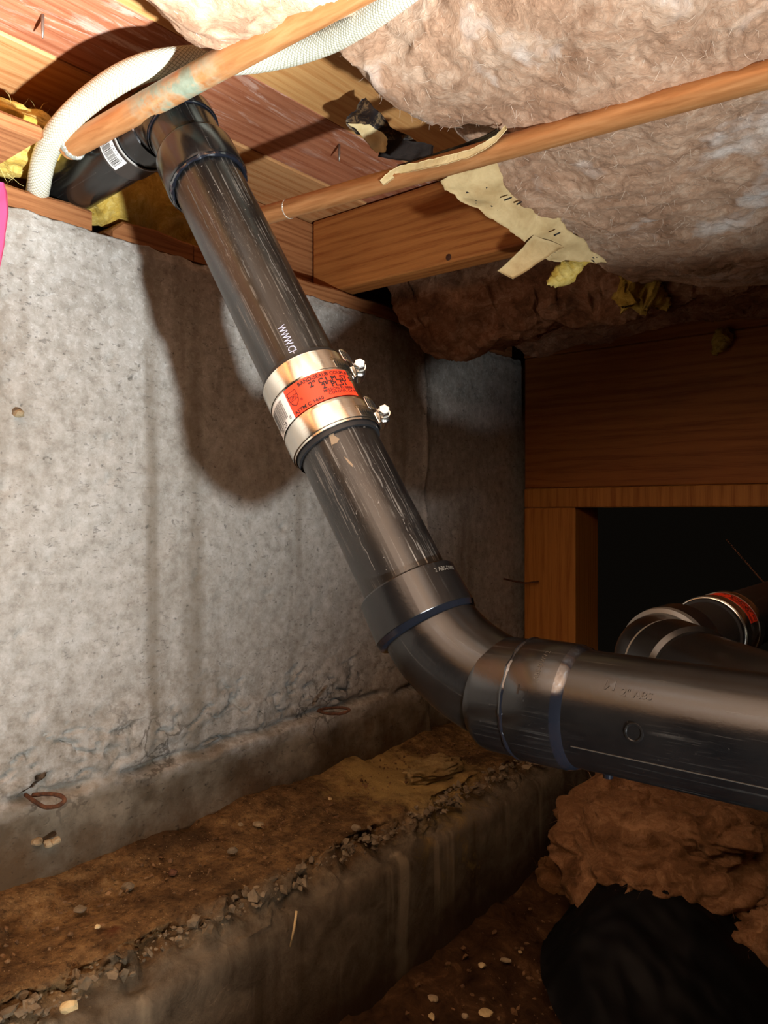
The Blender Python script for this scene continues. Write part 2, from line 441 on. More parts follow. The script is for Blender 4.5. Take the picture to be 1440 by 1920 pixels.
def mat_steel(name, col, rough, aniso=0.4):
    m = NT(name); uv = m.uv()
    n = m.noise(m.map(uv, (3, 900, 1)), 1.0, 3, 0.6)
    t = m.noise(m.map(uv, (9, 3, 1)), 1.0, 2, 0.5)
    m.set('Base Color', m.mix(m.ramp(t, [(0.35, 0.0), (0.65, 1.0)]), col, tuple(min(1, c * k) for c, k in zip(col, (1.06, 0.98, 0.88)))))
    m.set('Metallic', 1.0); m.set('Roughness', m.ramp(n, [(0.3, rough - 0.05), (0.7, rough + 0.08)])); return m.m

M = {}
M['wall'] = mat_concrete(); M['footing'] = mat_footing(); M['dirt'] = mat_dirt()
M['abs'] = mat_abs('black_abs', 0.14, 0.05, 0.24); M['abs_scuff'] = mat_abs('scuffed_abs', 1.7, 0.22, 0.30)
M['abs_clean'] = mat_abs('smooth_abs', 0.3, 0.06, 0.22); M['abs_dark'] = mat_abs('dull_abs', 0.3, 0.2, 0.45)
M['cement'] = plain('solvent_cement', srgb(20, 22, 28), 0.12, 0, 0.9)
M['rubber'] = plain('black_rubber', srgb(22, 21, 22), 0.55)
M['copper'] = mat_copper('copper_with_patina'); M['copper_plain'] = mat_copper('plain_copper', 0.0); M['hose'] = mat_hose()
M['steel'] = mat_steel('stainless_shield', (0.62, 0.60, 0.56), 0.20); M['zinc'] = mat_steel('zinc_screw', (0.80, 0.80, 0.78), 0.22)
M['red'] = plain('red_label', srgb(238, 62, 30), 0.45); M['white'] = plain('white_label', srgb(236, 236, 232), 0.5)
M['ink'] = plain('black_ink', srgb(26, 16, 16), 0.6); M['stamp'] = plain('pale_blue_ink', srgb(188, 196, 226), 0.6)
M['dark_slot'] = plain('slot_dark', srgb(30, 28, 26), 0.7)

_r = NT("rusty_iron"); _p = _r.pos(); _n = _r.noise(_p, 160, 5, 0.7)
_r.set('Base Color', _r.ramp(_n, [(0.3, srgb(52, 30, 18)), (0.7, srgb(112, 70, 42))])); _r.set('Roughness', 0.9); _r.set('Normal', _r.bump(_n, 0.6, 0.001)); M['rust'] = _r.m
M['board_red'] = wood('reddish_subfloor_board', srgb(158, 90, 60), srgb(202, 136, 100), 0, 1.0, worn=srgb(232, 206, 190))
M['board_fir'] = wood('fir_subfloor_board', srgb(178, 116, 66), srgb(222, 172, 118), 0, 0.9)
M['board_yellow'] = wood('yellow_fir_board', srgb(200, 138, 78), srgb(232, 182, 118), 0, 1.2)
M['joist'] = wood('orange_fir_joist', srgb(150, 84, 38), srgb(204, 134, 70), 1, 0.8)
M['sill'] = wood('old_sill_wood', srgb(128, 76, 42), srgb(186, 128, 82), 0, 1.0)
M['beam'] = wood('fir_header', srgb(136, 76, 34), srgb(184, 114, 56), 1, 0.7)
M['post'] = wood('fir_post', srgb(160, 96, 40), srgb(212, 146, 72), 2, 0.9)
M['fibre'] = mat_fibre('tan_fibreglass', srgb(140, 102, 76), srgb(186, 148, 120), srgb(216, 186, 160), srgb(236, 228, 220))
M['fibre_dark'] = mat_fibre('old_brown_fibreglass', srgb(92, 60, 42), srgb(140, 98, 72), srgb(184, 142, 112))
M['fibre_floor'] = mat_fibre('orange_brown_fibreglass', srgb(88, 60, 38), srgb(136, 98, 66), srgb(182, 138, 98))
M['fibre_yellow'] = mat_fibre('yellow_fibreglass', srgb(160, 122, 44), srgb(206, 170, 76), srgb(232, 208, 128))
M['matted'] = mat_fibre('matted_tan_crust', srgb(112, 88, 50), srgb(152, 126, 80), srgb(184, 160, 112))
M['strand'] = plain('fibre_strand', srgb(232, 212, 190), 0.9)
M['strand_dark'] = plain('brown_fibre_strand', srgb(158, 116, 88), 0.9)
M['kraft'] = mat_paper('kraft_paper', srgb(176, 146, 98), srgb(208, 182, 132))
M['cream'] = mat_paper('cream_torn_paper', srgb(216, 190, 132), srgb(240, 222, 172))
M['asphalt'] = mat_paper('asphalt_backing', srgb(30, 25, 26), srgb(52, 44, 42), srgb(140, 116, 84))
M['asphalt_dark'] = mat_paper('asphalt_backing_clean', srgb(34, 28, 26), srgb(54, 44, 38))
M['plastic'] = plain('black_plastic_film', srgb(9, 8, 8), 0.6, 0, 0.2)
M['pink'] = plain('pink_ribbon', srgb(222, 84, 140), 0.5)
M['stone'] = mat_paper('gravel_stone', srgb(120, 100, 72), srgb(196, 176, 140))
M['chip'] = mat_paper('pale_wood_chip', srgb(190, 160, 106), srgb(226, 204, 156))
M['crumb'] = mat_paper('concrete_crumb', srgb(84, 70, 52), srgb(150, 132, 104))
M['ledge_crumb'] = mat_paper('ledge_dirt_crumb', srgb(84, 58, 34), srgb(140, 104, 64))
M['nail'] = plain('nail_steel', srgb(150, 140, 130), 0.4, 0.8)
M['skin_chip'] = plain('dried_mud_flake', srgb(132, 112, 88), 0.8)

# ================================================================== THE SETTING
YW = 0.77                                   # inner face of the concrete stem wall
ZT, ZJ, ZL, ZF = 0.302, -0.285, -0.381, -0.598   # wall top, cold joint, ledge, floor
SILL_T, SUB = 0.325, 0.446                  # sill top, underside of subfloor

def grid_faces(nx, ny, base=0):
    i = np.arange((nx - 1) * (ny - 1)); a = (i // (nx - 1)) * nx + i % (nx - 1) + base
    return np.stack([a, a + 1, a + nx + 1, a + nx], 1)

# --- concrete stem wall: displaced inner face, rough top edge, cold joint with broken lip
def build_wall():
    x0, x1 = -0.55, 1.5
    xs = np.concatenate([np.linspace(x0, 0.1, 60, endpoint=False), np.linspace(0.1, 1.45, 330, endpoint=False), np.linspace(1.45, x1, 6)])
    zs = np.concatenate([np.linspace(ZL - 0.03, ZJ - 0.05, 18, endpoint=False), np.linspace(ZJ - 0.05, ZJ + 0.11, 70, endpoint=False), np.linspace(ZJ + 0.11, ZT - 0.02, 120, endpoint=False), np.linspace(ZT - 0.02, ZT, 12)])
    X, Z = np.meshgrid(xs, zs); nx, ny = len(xs), len(zs)
    p = np.stack([X.ravel(), np.zeros(X.size), Z.ravel()], 1)
    y = np.full(len(p), YW)
    y += 0.004 * fbm(p * 6, 3) + 0.0016 * fbm(p * 40, 3)
    # pits
    pit = pn(p * np.array([70, 1, 70])); y += 0.003 * sm(-pit, 0.32, 0.5)
    # cold joint: lower pour stands a little proud, ragged lip with spalls
    jz = ZJ + 0.006 * fbm(p * np.array([22, 1, 0]), 4) + 0.004 * np.sin(p[:, 0] * 9)
    below = sm(jz - p[:, 2], -0.004, 0.006)
    y += 0.004 - 0.010 * below * (0.6 + 0.8 * pn(p * 13 + 4))
    lip = np.exp(-((p[:, 2] - jz) / 0.005) ** 2); y += 0.014 * lip * sm(pn(p * np.array([18, 1, 0]) + 2), -0.3, 0.1)
    near = sm(p[:, 2] - jz, -0.01, 0.005) * (1 - sm(p[:, 2] - jz, 0.03, 0.11))
    sp = ridge(warp(p * np.array([1, 0, 1]), 16, 0.02) * 26, 3)
    mask = sm(fbm(p * 11 + 9, 3), -0.05, 0.25) * near
    y += mask * (0.014 * sm(-sp, -0.6, 0.2) - 0.005) 
    crack = np.abs(fbm(warp(p, 20, 0.025) * 20 + 2, 2)); y += 0.014 * near * (1 - sm(crack, 0.012, 0.045)) * sm(pn(p * 9 + 3), -0.1, 0.2)
    # form seam (raised fin) far along the wall
    sx = 1.06 + 0.003 * fbm(p * np.array([0, 1, 30]), 3)
    y -= 0.006 * np.exp(-((p[:, 0] - sx) / 0.0035) ** 2) * sm(pn(p * np.array([0, 1, 14]) + 3), -0.35, 0.1)
    y += 0.006 * sm(p[:, 0], 1.06, 1.068)
    # worn upper arris
    t = sm(p[:, 2], ZT - 0.014, ZT); y += t * (0.004 + 0.008 * np.clip(fbm(p * 45, 3), 0, 1))
    zz = p[:, 2] + sm(p[:, 2], ZT - 0.02, ZT) * 0.004 * fbm(p * np.array([50, 0, 0]) + 7, 4)
    V = np.stack([p[:, 0], y, zz], 1)
    Fs = grid_faces(nx, ny).tolist()
    # top and back
    n = len(V); topv = V[(ny - 1) * nx:].copy(); topv[:, 1] = YW + 0.17; topv[:, 2] = ZT - 0.002
    botv = topv.copy(); botv[:, 2] = ZL - 0.03
    V = np.concatenate([V, topv, botv])
    for k in range(nx - 1):
        a = (ny - 1) * nx + k; Fs.append((a, a + 1, n + k + 1, n + k)); Fs.append((n + k, n + k + 1, n + nx + k + 1, n + nx + k))
    return struct(mesh_obj('wall_left', V, Fs, M['wall']), 'pitted grey concrete stem wall with water stains and a cracked cold joint')
build_wall()

# --- footing ledge: flat dirty top, crumbling outer arris, straight face
def build_footing():
    YF = 0.584
    prof = [(YW + 0.04, ZL)]
    prof += [(y, ZL) for y in np.linspace(YW + 0.02, 0.64, 40)]
    prof += [(0.64 - 0.04 * t, ZL - 0.004 * t) for t in np.linspace(0.05, 1, 26)]
    prof += [(0.60 - 0.016 * t, ZL - 0.004 - 0.028 * t) for t in np.linspace(0.05, 1, 22)]
    prof += [(YF, z) for z in np.linspace(ZL - 0.034, ZF - 0.03, 34)]
    prof = np.array(prof); nP = len(prof)
    xs = np.concatenate([np.linspace(-0.55, 0.0, 50, endpoint=False), np.linspace(0.0, 1.5, 420, endpoint=False), np.linspace(1.5, 2.5, 40)])
    nx = len(xs)
    V = np.zeros((nP, nx, 3)); V[:, :, 0] = xs[None]; V[:, :, 1] = prof[:, 0][:, None]; V[:, :, 2] = prof[:, 1][:, None]
    p = V.reshape(-1, 3).copy(); q = p.copy()
    top = sm(p[:, 1], 0.60, 0.63); arr = np.exp(-((p[:, 1] - 0.600) / 0.016) ** 2) * sm(p[:, 2], ZL - 0.038, ZL - 0.028)
    face = 1 - sm(p[:, 2], ZL - 0.036, ZL - 0.03)
    q[:, 2] += top * (0.003 * fbm(p * 18, 4) + 0.002 * fbm(p * 70, 3))
    q[:, 2] += top * 0.022 * sm(p[:, 1], 0.70, YW) * np.clip(0.6 + 1.2 * fbm(p * np.array([7, 0, 0]) + 3, 3), 0.1, 1.6)
    q[:, 2] += top * 0.010 * np.clip(fbm(p * 14 + 2, 4), 0, 1) * sm(p[:, 1], 0.62, 0.68)
    bite = fbm(p * np.array([16, 16, 16]) + 8, 4)
    q[:, 1] += arr * (0.012 + 0.034 * np.clip(bite + 0.15, -0.2, 1)); q[:, 2] -= arr * (0.004 + 0.020 * np.clip(fbm(p * 30 + 4, 4) + 0.1, -0.3, 1))
    q += arr[:, None] * 0.006 * np.stack([fbm(p * 80, 3), fbm(p * 80 + 20, 3), fbm(p * 80 + 40, 3)], 1)
    q[:, 1] += face * (0.0025 * fbm(p * 12, 3) + 0.001 * fbm(p * 60, 3))
    und = np.exp(-((p[:, 2] - (ZL - 0.036)) / 0.006) ** 2) * (p[:, 1] < 0.59); q[:, 1] += und * 0.004
    return struct(mesh_obj('wall_footing', q, grid_faces(nx, nP).tolist(), M['footing']), 'dirt-covered concrete footing ledge with a crumbling outer edge')
build_footing()

# --- dirt floor
def build_floor():
    xs = np.concatenate([np.linspace(-0.9, 0.2, 40, endpoint=False), np.linspace(0.2, 1.6, 240, endpoint=False), np.linspace(1.6, 2.6, 30)])
    ys = np.concatenate([np.linspace(-1.2, 0.0, 40, endpoint=False), np.linspace(0.0, 0.60, 110)])
    X, Y = np.meshgrid(xs, ys); p = np.stack([X.ravel(), Y.ravel(), np.zeros(X.size)], 1)
    z = ZF + 0.020 * fbm(p * 5, 3) + 0.010 * fbm(p * 22, 4) + 0.004 * fbm(p * 90, 2)
    z += 0.035 * sm(p[:, 1], 0.42, 0.60) + 0.05 * sm(p[:, 0], 0.9, 1.4)
    p[:, 2] = z
    return struct(mesh_obj('floor', p, grid_faces(len(xs), len(ys)).tolist(), M['dirt']), 'loose dark brown dirt floor of the crawl space')
build_floor()

# --- subfloor: boards running along the wall, each one a piece
ce = bpy.data.objects.new('ceiling', None); C.objects.link(ce); ce.location = (0.6, 0.3, SUB + CZ)
struct(ce, 'underside of the plank subfloor above the crawl space')
edges = [0.994, 0.868, 0.742, 0.616, 0.49, 0.364, 0.238, 0.112, -0.014, -0.14, -0.3, -0.46, -0.62]
bm_ = ['board_fir', 'board_fir', 'board_red', 'board_yellow', 'board_red', 'board_fir', 'board_fir', 'board_red', 'board_fir', 'board_red', 'board_fir', 'board_fir']
for k in range(len(edges) - 1):
    g = 0.0009
    box('board', (-0.7, edges[k + 1] + g, SUB + 0.0012 * ((k * 7) % 3 - 1)), (2.5, edges[k] - g, SUB + 0.019), M[bm_[k]], ce, bev=0.0016)
box('felt_layer', (-0.7, -0.62, SUB + 0.0195), (2.5, 0.994, SUB + 0.024), M['asphalt_dark'], ce, bev=0)

# ================================================================== TIMBER
o = box('floor_joist', (0.867, -0.9, 0.331), (0.905, 0.846, SUB - 0.0025), M['joist'], bev=0.003, seg=2)
tag(o, 'orange fir floor joist with a dark knot, right of the leaning black pipe', 'joist')
for (kx, kz, kr) in ((0.0, 0.395, 0.0042),):
    q = P(670, 407, 0.905)
    kv, kf, ku = lathe(Vector((0.8668, q.y, q.z)), Vector((-1, 0, 0)), [(0, 0.0045), (0.0004, 0.0035), (0.0005, 0.0001)], 14)
    mesh_obj('knot', kv, kf, plain('dark_knot', srgb(74, 38, 18), 0.7), o)
o = box('floor_joist', (1.33, -0.9, 0.331), (1.369, 0.846, SUB - 0.0025), M['joist'], bev=0.003, seg=2)
tag(o, 'dark floor joist above the header beam, behind hanging insulation', 'joist')
o = box('rim_joist', (-0.5, 0.85, SILL_T + 0.0005), (2.4, 0.888, SUB - 0.003), M['sill'], bev=0.002)
tag(o, 'shadowed rim joist standing on the wall behind the elbow', 'joist')

def sill_piece(x0, x1, slope0, slope1, label, y0=0.002):
    bm = bmesh.new()
    n = 40; V = []; Fs = []
    for i in range(n + 1):
        x = x0 + (x1 - x0) * i / n
        top = SILL_T + 0.0025 * math.sin(x * 61) * 0.5 + slope0 * max(0, 1 - i / 5.0) + slope1 * max(0, (i - n + 5) / 5.0) + 0.0015 * float(pn(np.array([[x * 60, 0, 0]]))[0])
        for (dy, z) in ((0, ZT + 0.001), (0, top - 0.003), (0.003, top), (0.08, top), (0.08, ZT + 0.001)):
            V.append((x, YW + y0 + 0.008 + dy, z))
    for i in range(n):
        for k in range(4): Fs.append((i * 5 + k, (i + 1) * 5 + k, (i + 1) * 5 + k + 1, i * 5 + k + 1))
        Fs.append((i * 5 + 4, (i + 1) * 5 + 4, (i + 1) * 5, i * 5))
    Fs.append([0, 1, 2, 3, 4]); Fs.append([n * 5 + k for k in range(5)][::-1])
    ob = mesh_obj('sill_plate', V, Fs, M['sill'], smooth=False); bm.free()
    return tag(ob, label, 'sill plate')
def wall_x(u): xc = (u - 720) / F; return (math.cos(AZ) + math.sin(AZ) * xc) * YW / (math.sin(AZ) - math.cos(AZ) * xc)
sill_piece(-0.5, wall_x(182), 0, 0, 'worn sill plate on the wall below the white hose')
sill_piece(wall_x(221), wall_x(372), -0.012, 0.0, 'short split sill piece between yellow insulation and black pipe')
sill_piece(wall_x(374), 1.355, 0, 0, 'long sill plate on the wall under the orange joist')
bl = box('wood_block', (0.29, 0.672, SILL_T + 0.0030), (0.352, 0.848, SILL_T + 0.0155), M['sill'], bev=0.003)
tag(bl, 'rough brown wood block on the sill behind the white hose', 'wood block')

# framed opening beyond the wall end
o = box('header_beam', (1.372, -0.62, 0.046), (1.41, 0.762, 0.300), M['beam'], bev=0.003, seg=2); tag(o, 'wide dark fir header beam over the black opening', 'beam')
o = box('header_plate', (1.370, -0.62, 0.0085), (1.47, 0.762, 0.0455), M['post'], bev=0.002); tag(o, 'narrow fir plate under the header beam', 'beam')
o = box('upper_plate', (1.374, -0.62, 0.3005), (1.47, 0.765, 0.3300), M['beam'], bev=0.002); o.name = 'ledger_board'; tag(o, 'dusky board lying along the top of the header beam', 'board')
o = box('timber_post', (1.370, 0.654, ZL + 0.004), (1.473, 0.762, 0.008), M['post'], bev=0.003, seg=2); tag(o, 'square fir post at the left side of the black opening', 'post')

# ================================================================== PLUMBING
D1 = Vector((0, 0.5427, 0.8399)).normalized()
P0 = Vector((0.43, 0.3525, -0.015))
def ax(s): return P0 + D1 * s
_c = -(ax(0.11)); E1 = (_c - D1 * _c.dot(D1)).normalized(); E2 = D1.cross(E1)
def bend(vertex, din, dout, T, n=18):
    din = din.normalized(); dout = dout.normalized(); th = din.angle(dout); R = T / math.tan(th / 2)
    st = vertex - din * T; nr = (dout - din * math.cos(th)) / math.sin(th)
    return [st + din * R * math.sin(th * k / n) + nr * R * (1 - math.cos(th * k / n)) for k in range(n + 1)]
def part(name, geo, mat, parent, autos=30):
    return mesh_obj(name, geo[0], geo[1], mat, parent, True, geo[2] if len(geo) > 2 else None, autos=autos)
def tube_prof(t0, t1, r, n=2): return [(t0, r - 0.004), (t0, r), (t1, r), (t1, r - 0.004)]
def lumpy_ring(o, d, r, w, amp, seed, seg=90, ref=None):
    d = d.normalized(); e1, e2 = frame_for(d, ref); V = []; Fs = []
    for k in range(seg):
        a = 2 * math.pi * k / seg
        n = pn(np.array([[math.cos(a) * 4 + seed, math.sin(a) * 4, seed], [math.cos(a) * 9 + seed, math.sin(a) * 9, 3 + seed]]))
        rr = w * (1 + amp * (n[0] + 0.7 * n[1])); off = w * amp * 0.8 * n[1]
        for j in range(8):
            b = 2 * math.pi * j / 8
            V.append(o + d * (off + math.cos(b) * rr) + (e1 * math.cos(a) + e2 * math.sin(a)) * (r + math.sin(b) * rr * 0.75))
    for k in range(seg):
        for j in range(8):
            a = k * 8 + j; b = k * 8 + (j + 1) % 8; c = ((k + 1) % seg) * 8 + (j + 1) % 8; e = ((k + 1) % seg) * 8 + j
            Fs.append((a, b, c, e))
    return V, Fs

def text_geo(txt, size, bold=0.0):
    cu = bpy.data.curves.new('txt', 'FONT'); cu.body = txt; cu.size = size; cu.offset = bold * size; cu.resolution_u = 2
    ob = bpy.data.objects.new('txt', cu); C.objects.link(ob); bpy.context.view_layer.update()
    me = ob.to_mesh(); V = [v.co.copy() for v in me.vertices]; Fs = [tuple(p.vertices) for p in me.polygons]
    ob.to_mesh_clear(); C.objects.unlink(ob); bpy.data.objects.remove(ob); bpy.data.curves.remove(cu)
    return V, Fs
def on_cyl(o, d, e1, r, xy, vertical=False):
    """(x along circumference in metres from angle 0, y along axis) -> 3D"""
    e2 = d.cross(e1); x, y = xy; a = x / r
    return o + d * y + (e1 * math.cos(a) + e2 * math.sin(a)) * r
def ribbon2d(pts, w):
    V = []; Fs = []
    for i, p in enumerate(pts):
        a = pts[max(i - 1, 0)]; b = pts[min(i + 1, len(pts) - 1)]; dx, dy = b[0] - a[0], b[1] - a[1]; L = math.hypot(dx, dy) or 1
        V.append((p[0] - dy / L * w / 2, p[1] + dx / L * w / 2)); V.append((p[0] + dy / L * w / 2, p[1] - dx / L * w / 2))
    for i in range(len(pts) - 1): Fs.append((2 * i, 2 * i + 1, 2 * i + 3, 2 * i + 2))
    return V, Fs
def cyl_patch(o, d, e1, r, x0, x1, y0, y1, n=24):
    V = []; Fs = []
    for i in range(n + 1):
        x = x0 + (x1 - x0) * i / n
        V.append(on_cyl(o, d, e1, r, (x, y0))); V.append(on_cyl(o, d, e1, r, (x, y1)))
    for i in range(n): Fs.append((2 * i, 2 * i + 2, 2 * i + 3, 2 * i + 1))
    return V, Fs
def barcode(x0, x1, y0, y1, seed, n=30):
    R = random.Random(seed); V = []; Fs = []; x = x0
    while x < x1:
        w = R.choice((0.00025, 0.0004, 0.0004, 0.0007)); g = R.choice((0.0003, 0.0004, 0.0007))
        b = len(V); V += [(x, y0), (x + w, y0), (x + w, y1), (x, y1)]; Fs.append((b, b + 1, b + 2, b + 3)); x += w + g
    return V, Fs
def prints(name, o, d, e1, r, pieces, mat, parent):
    V = []; Fs = []
    for (pv, pf) in pieces:
        b = len(V); V += [on_cyl(o, d, e1, r, (p[0], p[1])) for p in pv]; Fs += [tuple(i + b for i in f) for f in pf]
    return mesh_obj(name, V, Fs, mat, parent, smooth=False)
def put(geo, x, y, rot=0.0):
    c, s_ = math.cos(rot), math.sin(rot)
    return [(x + p[0] * c - p[1] * s_, y + p[0] * s_ + p[1] * c) for p in geo[0]], geo[1]

# ---------- upper drain pipe: barrel above the coupling, street elbow, run over the wall
dp = thing('drain_pipe', ax(0.118), 'scuffed black plastic pipe rising from the steel coupling to the elbow over the wall', 'pipe')
RP = 0.03015
part('pipe', lathe(ax(0), D1, [(0.108, 0.026), (0.108, RP), (0.15, RP), (0.22, RP), (0.30, RP), (0.352, RP)], 72, E1), M['abs_scuff'], dp)
hub = part('hub', lathe(ax(0), D1, [(0.351, RP - .001), (0.351, 0.0345), (0.353, 0.0355), (0.384, 0.0350), (0.3865, 0.0342), (0.391, 0.0308)], 72, E1), M['abs_clean'], dp)
part('cement_bead', lumpy_ring(ax(0.3505), D1, 0.0322, 0.0026, 0.75, 3), M['cement'], hub)
part('spigot', lathe(ax(0), D1, [(0.388, 0.0305), (0.4165, 0.0305)], 72, E1), M['abs_clean'], dp)
DH = Vector((0.09, 0.996, 0.0)).normalized()
VT = ax(0.440)
bp = bend(VT, D1, DH, 0.0225, 20)
elb = part('elbow', sweep(bp, [0.0315] * 21, 64, E1), M['abs_clean'], dp)
part('elbow_rim', lathe(ax(0), D1, [(0.4175, 0.0300), (0.4168, 0.0328), (0.4300, 0.0326), (0.4330, 0.0312)], 72, E1), M['abs_clean'], elb)
part('cement_bead', lumpy_ring(ax(0.4166), D1, 0.0312, 0.0010, 0.5, 8), M['cement'], elb)
hubh = VT + DH * 0.0215
part('elbow_rim', lathe(hubh, DH, [(0, 0.0312), (0.001, 0.0328), (0.020, 0.0328), (0.022, 0.0300)], 64), M['abs_clean'], elb)
nub = lathe(VT + Vector((0.012, -0.006, 0.0305)), Vector((0.1, 0, 1)), [(0, 0.006), (0.006, 0.0055), (0.0075, 0.004), (0.0078, 0.0002)], 16)
part('vent_nub', nub, M['abs_clean'], elb)
run = part('horizontal_pipe', lathe(hubh, DH, [(0.018, 0.0298), (0.06, 0.0298), (0.12, 0.0298), (0.232, 0.0298)], 64), M['abs_clean'], dp)
bo = hubh + DH * 0.034
band_c = -(bo + DH * 0.02); eb1 = (band_c - DH * band_c.dot(DH)).normalized()
bandp = part('collar_band', lathe(bo, DH, [(0, 0.0300), (0.0004, 0.0312), (0.031, 0.0312), (0.0315, 0.0300)], 64), plain('brown_black_sleeve', srgb(44, 36, 32), 0.3), dp)
part('collar_lip', lathe(bo, DH, [(-0.0012, 0.0305), (-0.0010, 0.0318), (0.0002, 0.0318), (0.0004, 0.0305)], 64), plain('grey_lip', srgb(150, 146, 140), 0.4), bandp)
lab = part('barcode_label', cyl_patch(bo, DH, eb1, 0.0315, -0.011, 0.027, 0.0045, 0.0275), M['white'], bandp)
# (axis of the run points away from the viewer, so the label text sits across it)
bars = barcode(-0.008, 0.022, 0.0100, 0.0250, 4)
prints('barcode_print', bo, DH, eb1, 0.0317, [bars, put(text_geo('0 7 5 1 8 2', 0.0036), -0.007, 0.0062)], M['ink'], bandp)
# stamped lettering down the pipe
tg = text_geo('WWW.CH', 0.0086, 0.0); _w = max(p.x for p in tg[0]); tg = ([Vector((p.x * 0.0275 / _w, p.y, 0)) for p in tg[0]], tg[1])
prints('stamped_lettering', ax(0), D1, E1, RP + 0.00015, [put(tg, -0.0015, 0.1705, -math.pi / 2)], M['stamp'], dp)
# pale scratches along the barrel
for k, (a, s0, s1, w) in enumerate(((-0.55, 0.335, 0.285, 0.0011), (-0.35, 0.30, 0.255, 0.0007), (0.45, 0.33, 0.25, 0.0006), (0.62, 0.26, 0.20, 0.0016), (0.70, 0.22, 0.165, 0.0012), (-0.1, 0.24, 0.222, 0.0014), (-0.6, 0.2, 0.16, 0.0006))):
    n = 22; pts = []
    for i in range(n):
        t = i / (n - 1); q = pn(np.array([[t * 5, k * 9.0, 1]]))[0]
        pts.append(((a + 0.06 * q) * RP, s0 + (s1 - s0) * t))
    V2 = []; F2 = []
    for i, p in enumerate(pts):
        ww = w * (0.4 + 1.3 * abs(pn(np.array([[i * 0.9, k * 4.0, 2.2]]))[0])); V2 += [(p[0] - ww / 2, p[1]), (p[0] + ww / 2, p[1])]
    for i in range(n - 1):
        if pn(np.array([[i * 0.7, k * 3.0, 9]]))[0] > -0.28: F2.append((2 * i, 2 * i + 1, 2 * i + 3, 2 * i + 2))
    prints('scratch', ax(0), D1, E1, RP + 0.0001, [(V2, F2)], plain('pale_scratch', srgb(80, 77, 73), 0.8), dp)

# ---------- lower drain line: pipe, sweep elbow, wye, branch
ld = thing('drain_pipe', (0.43, 0.15, -0.15), 'black plastic pipe bending below the coupling into the big fitting at right', 'pipe')
part('pipe', lathe(ax(0), D1, [(-0.05, RP), (0.0, RP), (0.05, RP), (0.105, RP), (0.105, 0.026)], 72, E1), M['abs_scuff'], ld)
SV = -0.1167; VB = ax(SV); DM = Vector((0, -1, -0.012)).normalized()
el = part('elbow', sweep(bend(VB, -D1, DM, 0.058, 30), [0.0308 + 0.0022 * min(1, k / 8) for k in range(31)], 72, E1), M['abs'], ld)
h1 = part('hub', lathe(ax(0), D1, [(-0.0420, RP - .0005), (-0.0420, 0.0338), (-0.0432, 0.0350), (-0.0715, 0.0362), (-0.0722, 0.0358)], 72, E1), M['abs'], el)
part('shoulder', lathe(ax(0), D1, [(-0.0720, 0.0361), (-0.0755, 0.0352), (-0.0765, 0.0308)], 72, E1), M['cement'], el)
m0 = VB + DM * 0.030
fl = part('flare', lathe(m0, DM, [(-0.004, 0.0322), (0.0, 0.0348), (0.003, 0.0355), (0.024, 0.0358), (0.025, 0.034)], 72), M['abs'], el)
part('cement_bead', lumpy_ring(m0 + DM * 0.0245, DM, 0.0356, 0.0018, 0.9, 12), M['cement'], el)
wy = part('wye_fitting', lathe(m0, DM, [(0.060, 0.0338), (0.10, 0.0338), (0.20, 0.0338), (0.90, 0.0338), (0.90, 0.028)], 80), M['abs'], ld)
part('hub', lathe(m0, DM, [(0.0250, 0.0335), (0.0252, 0.0362), (0.0265, 0.0368), (0.0545, 0.0365), (0.0555, 0.0360)], 80), M['abs'], wy)
part('shoulder', lathe(m0, DM, [(0.0552, 0.0362), (0.0590, 0.0352), (0.0612, 0.0337)], 80), M['cement'], wy)
# mould line, round gate mark and a drop screw on the wye
wref = Vector((-1, 0, 0))
def on_wye(t, a, r=0.0338):      # a = angle from the side facing the viewer, positive upwards
    return m0 + DM * t + (wref * math.cos(a) + Vector((0, 0, 1)) * math.sin(a)) * r
ml = sweep([on_wye(t, -0.42, 0.0339) for t in np.linspace(0.066, 0.40, 30)], 0.00035, 6)
part('mould_line', ml, plain('mould_line_grey', srgb(58, 54, 48), 0.5), wy)
gp = on_wye(0.1025, 0.03, 0.0332); gd = (gp - (m0 + DM * 0.1025)).normalized()
part('gate_mark', lathe(gp, gd, [(0, 0.0052), (0.0011, 0.0050), (0.0012, 0.0042), (0.0007, 0.0038), (0.0006, 0.0002)], 28), M['abs_clean'], wy)
sp_ = P(1140, 1447, 0.445)
part('drop_nub', lathe(sp_, Vector((0, 0, -1)), [(-0.004, 0.0052), (0.0, 0.0050), (0.0012, 0.0030), (0.0034, 0.0028), (0.0036, 0.0002)], 20), M['cement'], wy)
# raised lettering on the fitting
for (tx, t0, a0, sz) in (('M', 0.083, 0.62, 0.0085), ('2" ABS', 0.093, 0.56, 0.0060)):
    g2 = text_geo(tx, sz, 0.01)
    e1w = wref; V = []
    for p in g2[0]:
        V.append(on_wye(t0 + p.x, a0 + p.y / 0.0338, 0.03405))
    mesh_obj('raised_lettering', V, g2[1], M['abs_clean'], wy, smooth=False)
g2 = text_geo('ABS-DWV 2', 0.0042, 0.01)
mesh_obj('raised_lettering', [m0 + DM * (0.046 - p.y) + (wref * math.cos(0.55 + p.x / .0366) + Vector((0, 0, 1)) * math.sin(0.55 + p.x / .0366)) * 0.03675 for p in g2[0]], g2[1], plain('raised_print', srgb(62, 58, 52), 0.5), wy, smooth=False)
g2 = text_geo('T', 0.009, 0.02)
mesh_obj('raised_lettering', [m0 + DM * (0.041 - p.y) + (wref * math.cos(0.30 + p.x / .0366) + Vector((0, 0, 1)) * math.sin(0.30 + p.x / .0366)) * 0.03685 for p in g2[0]], g2[1], M['abs_clean'], wy, smooth=False)
g2 = text_geo('2 ABS-DWV', 0.0042, 0.01)
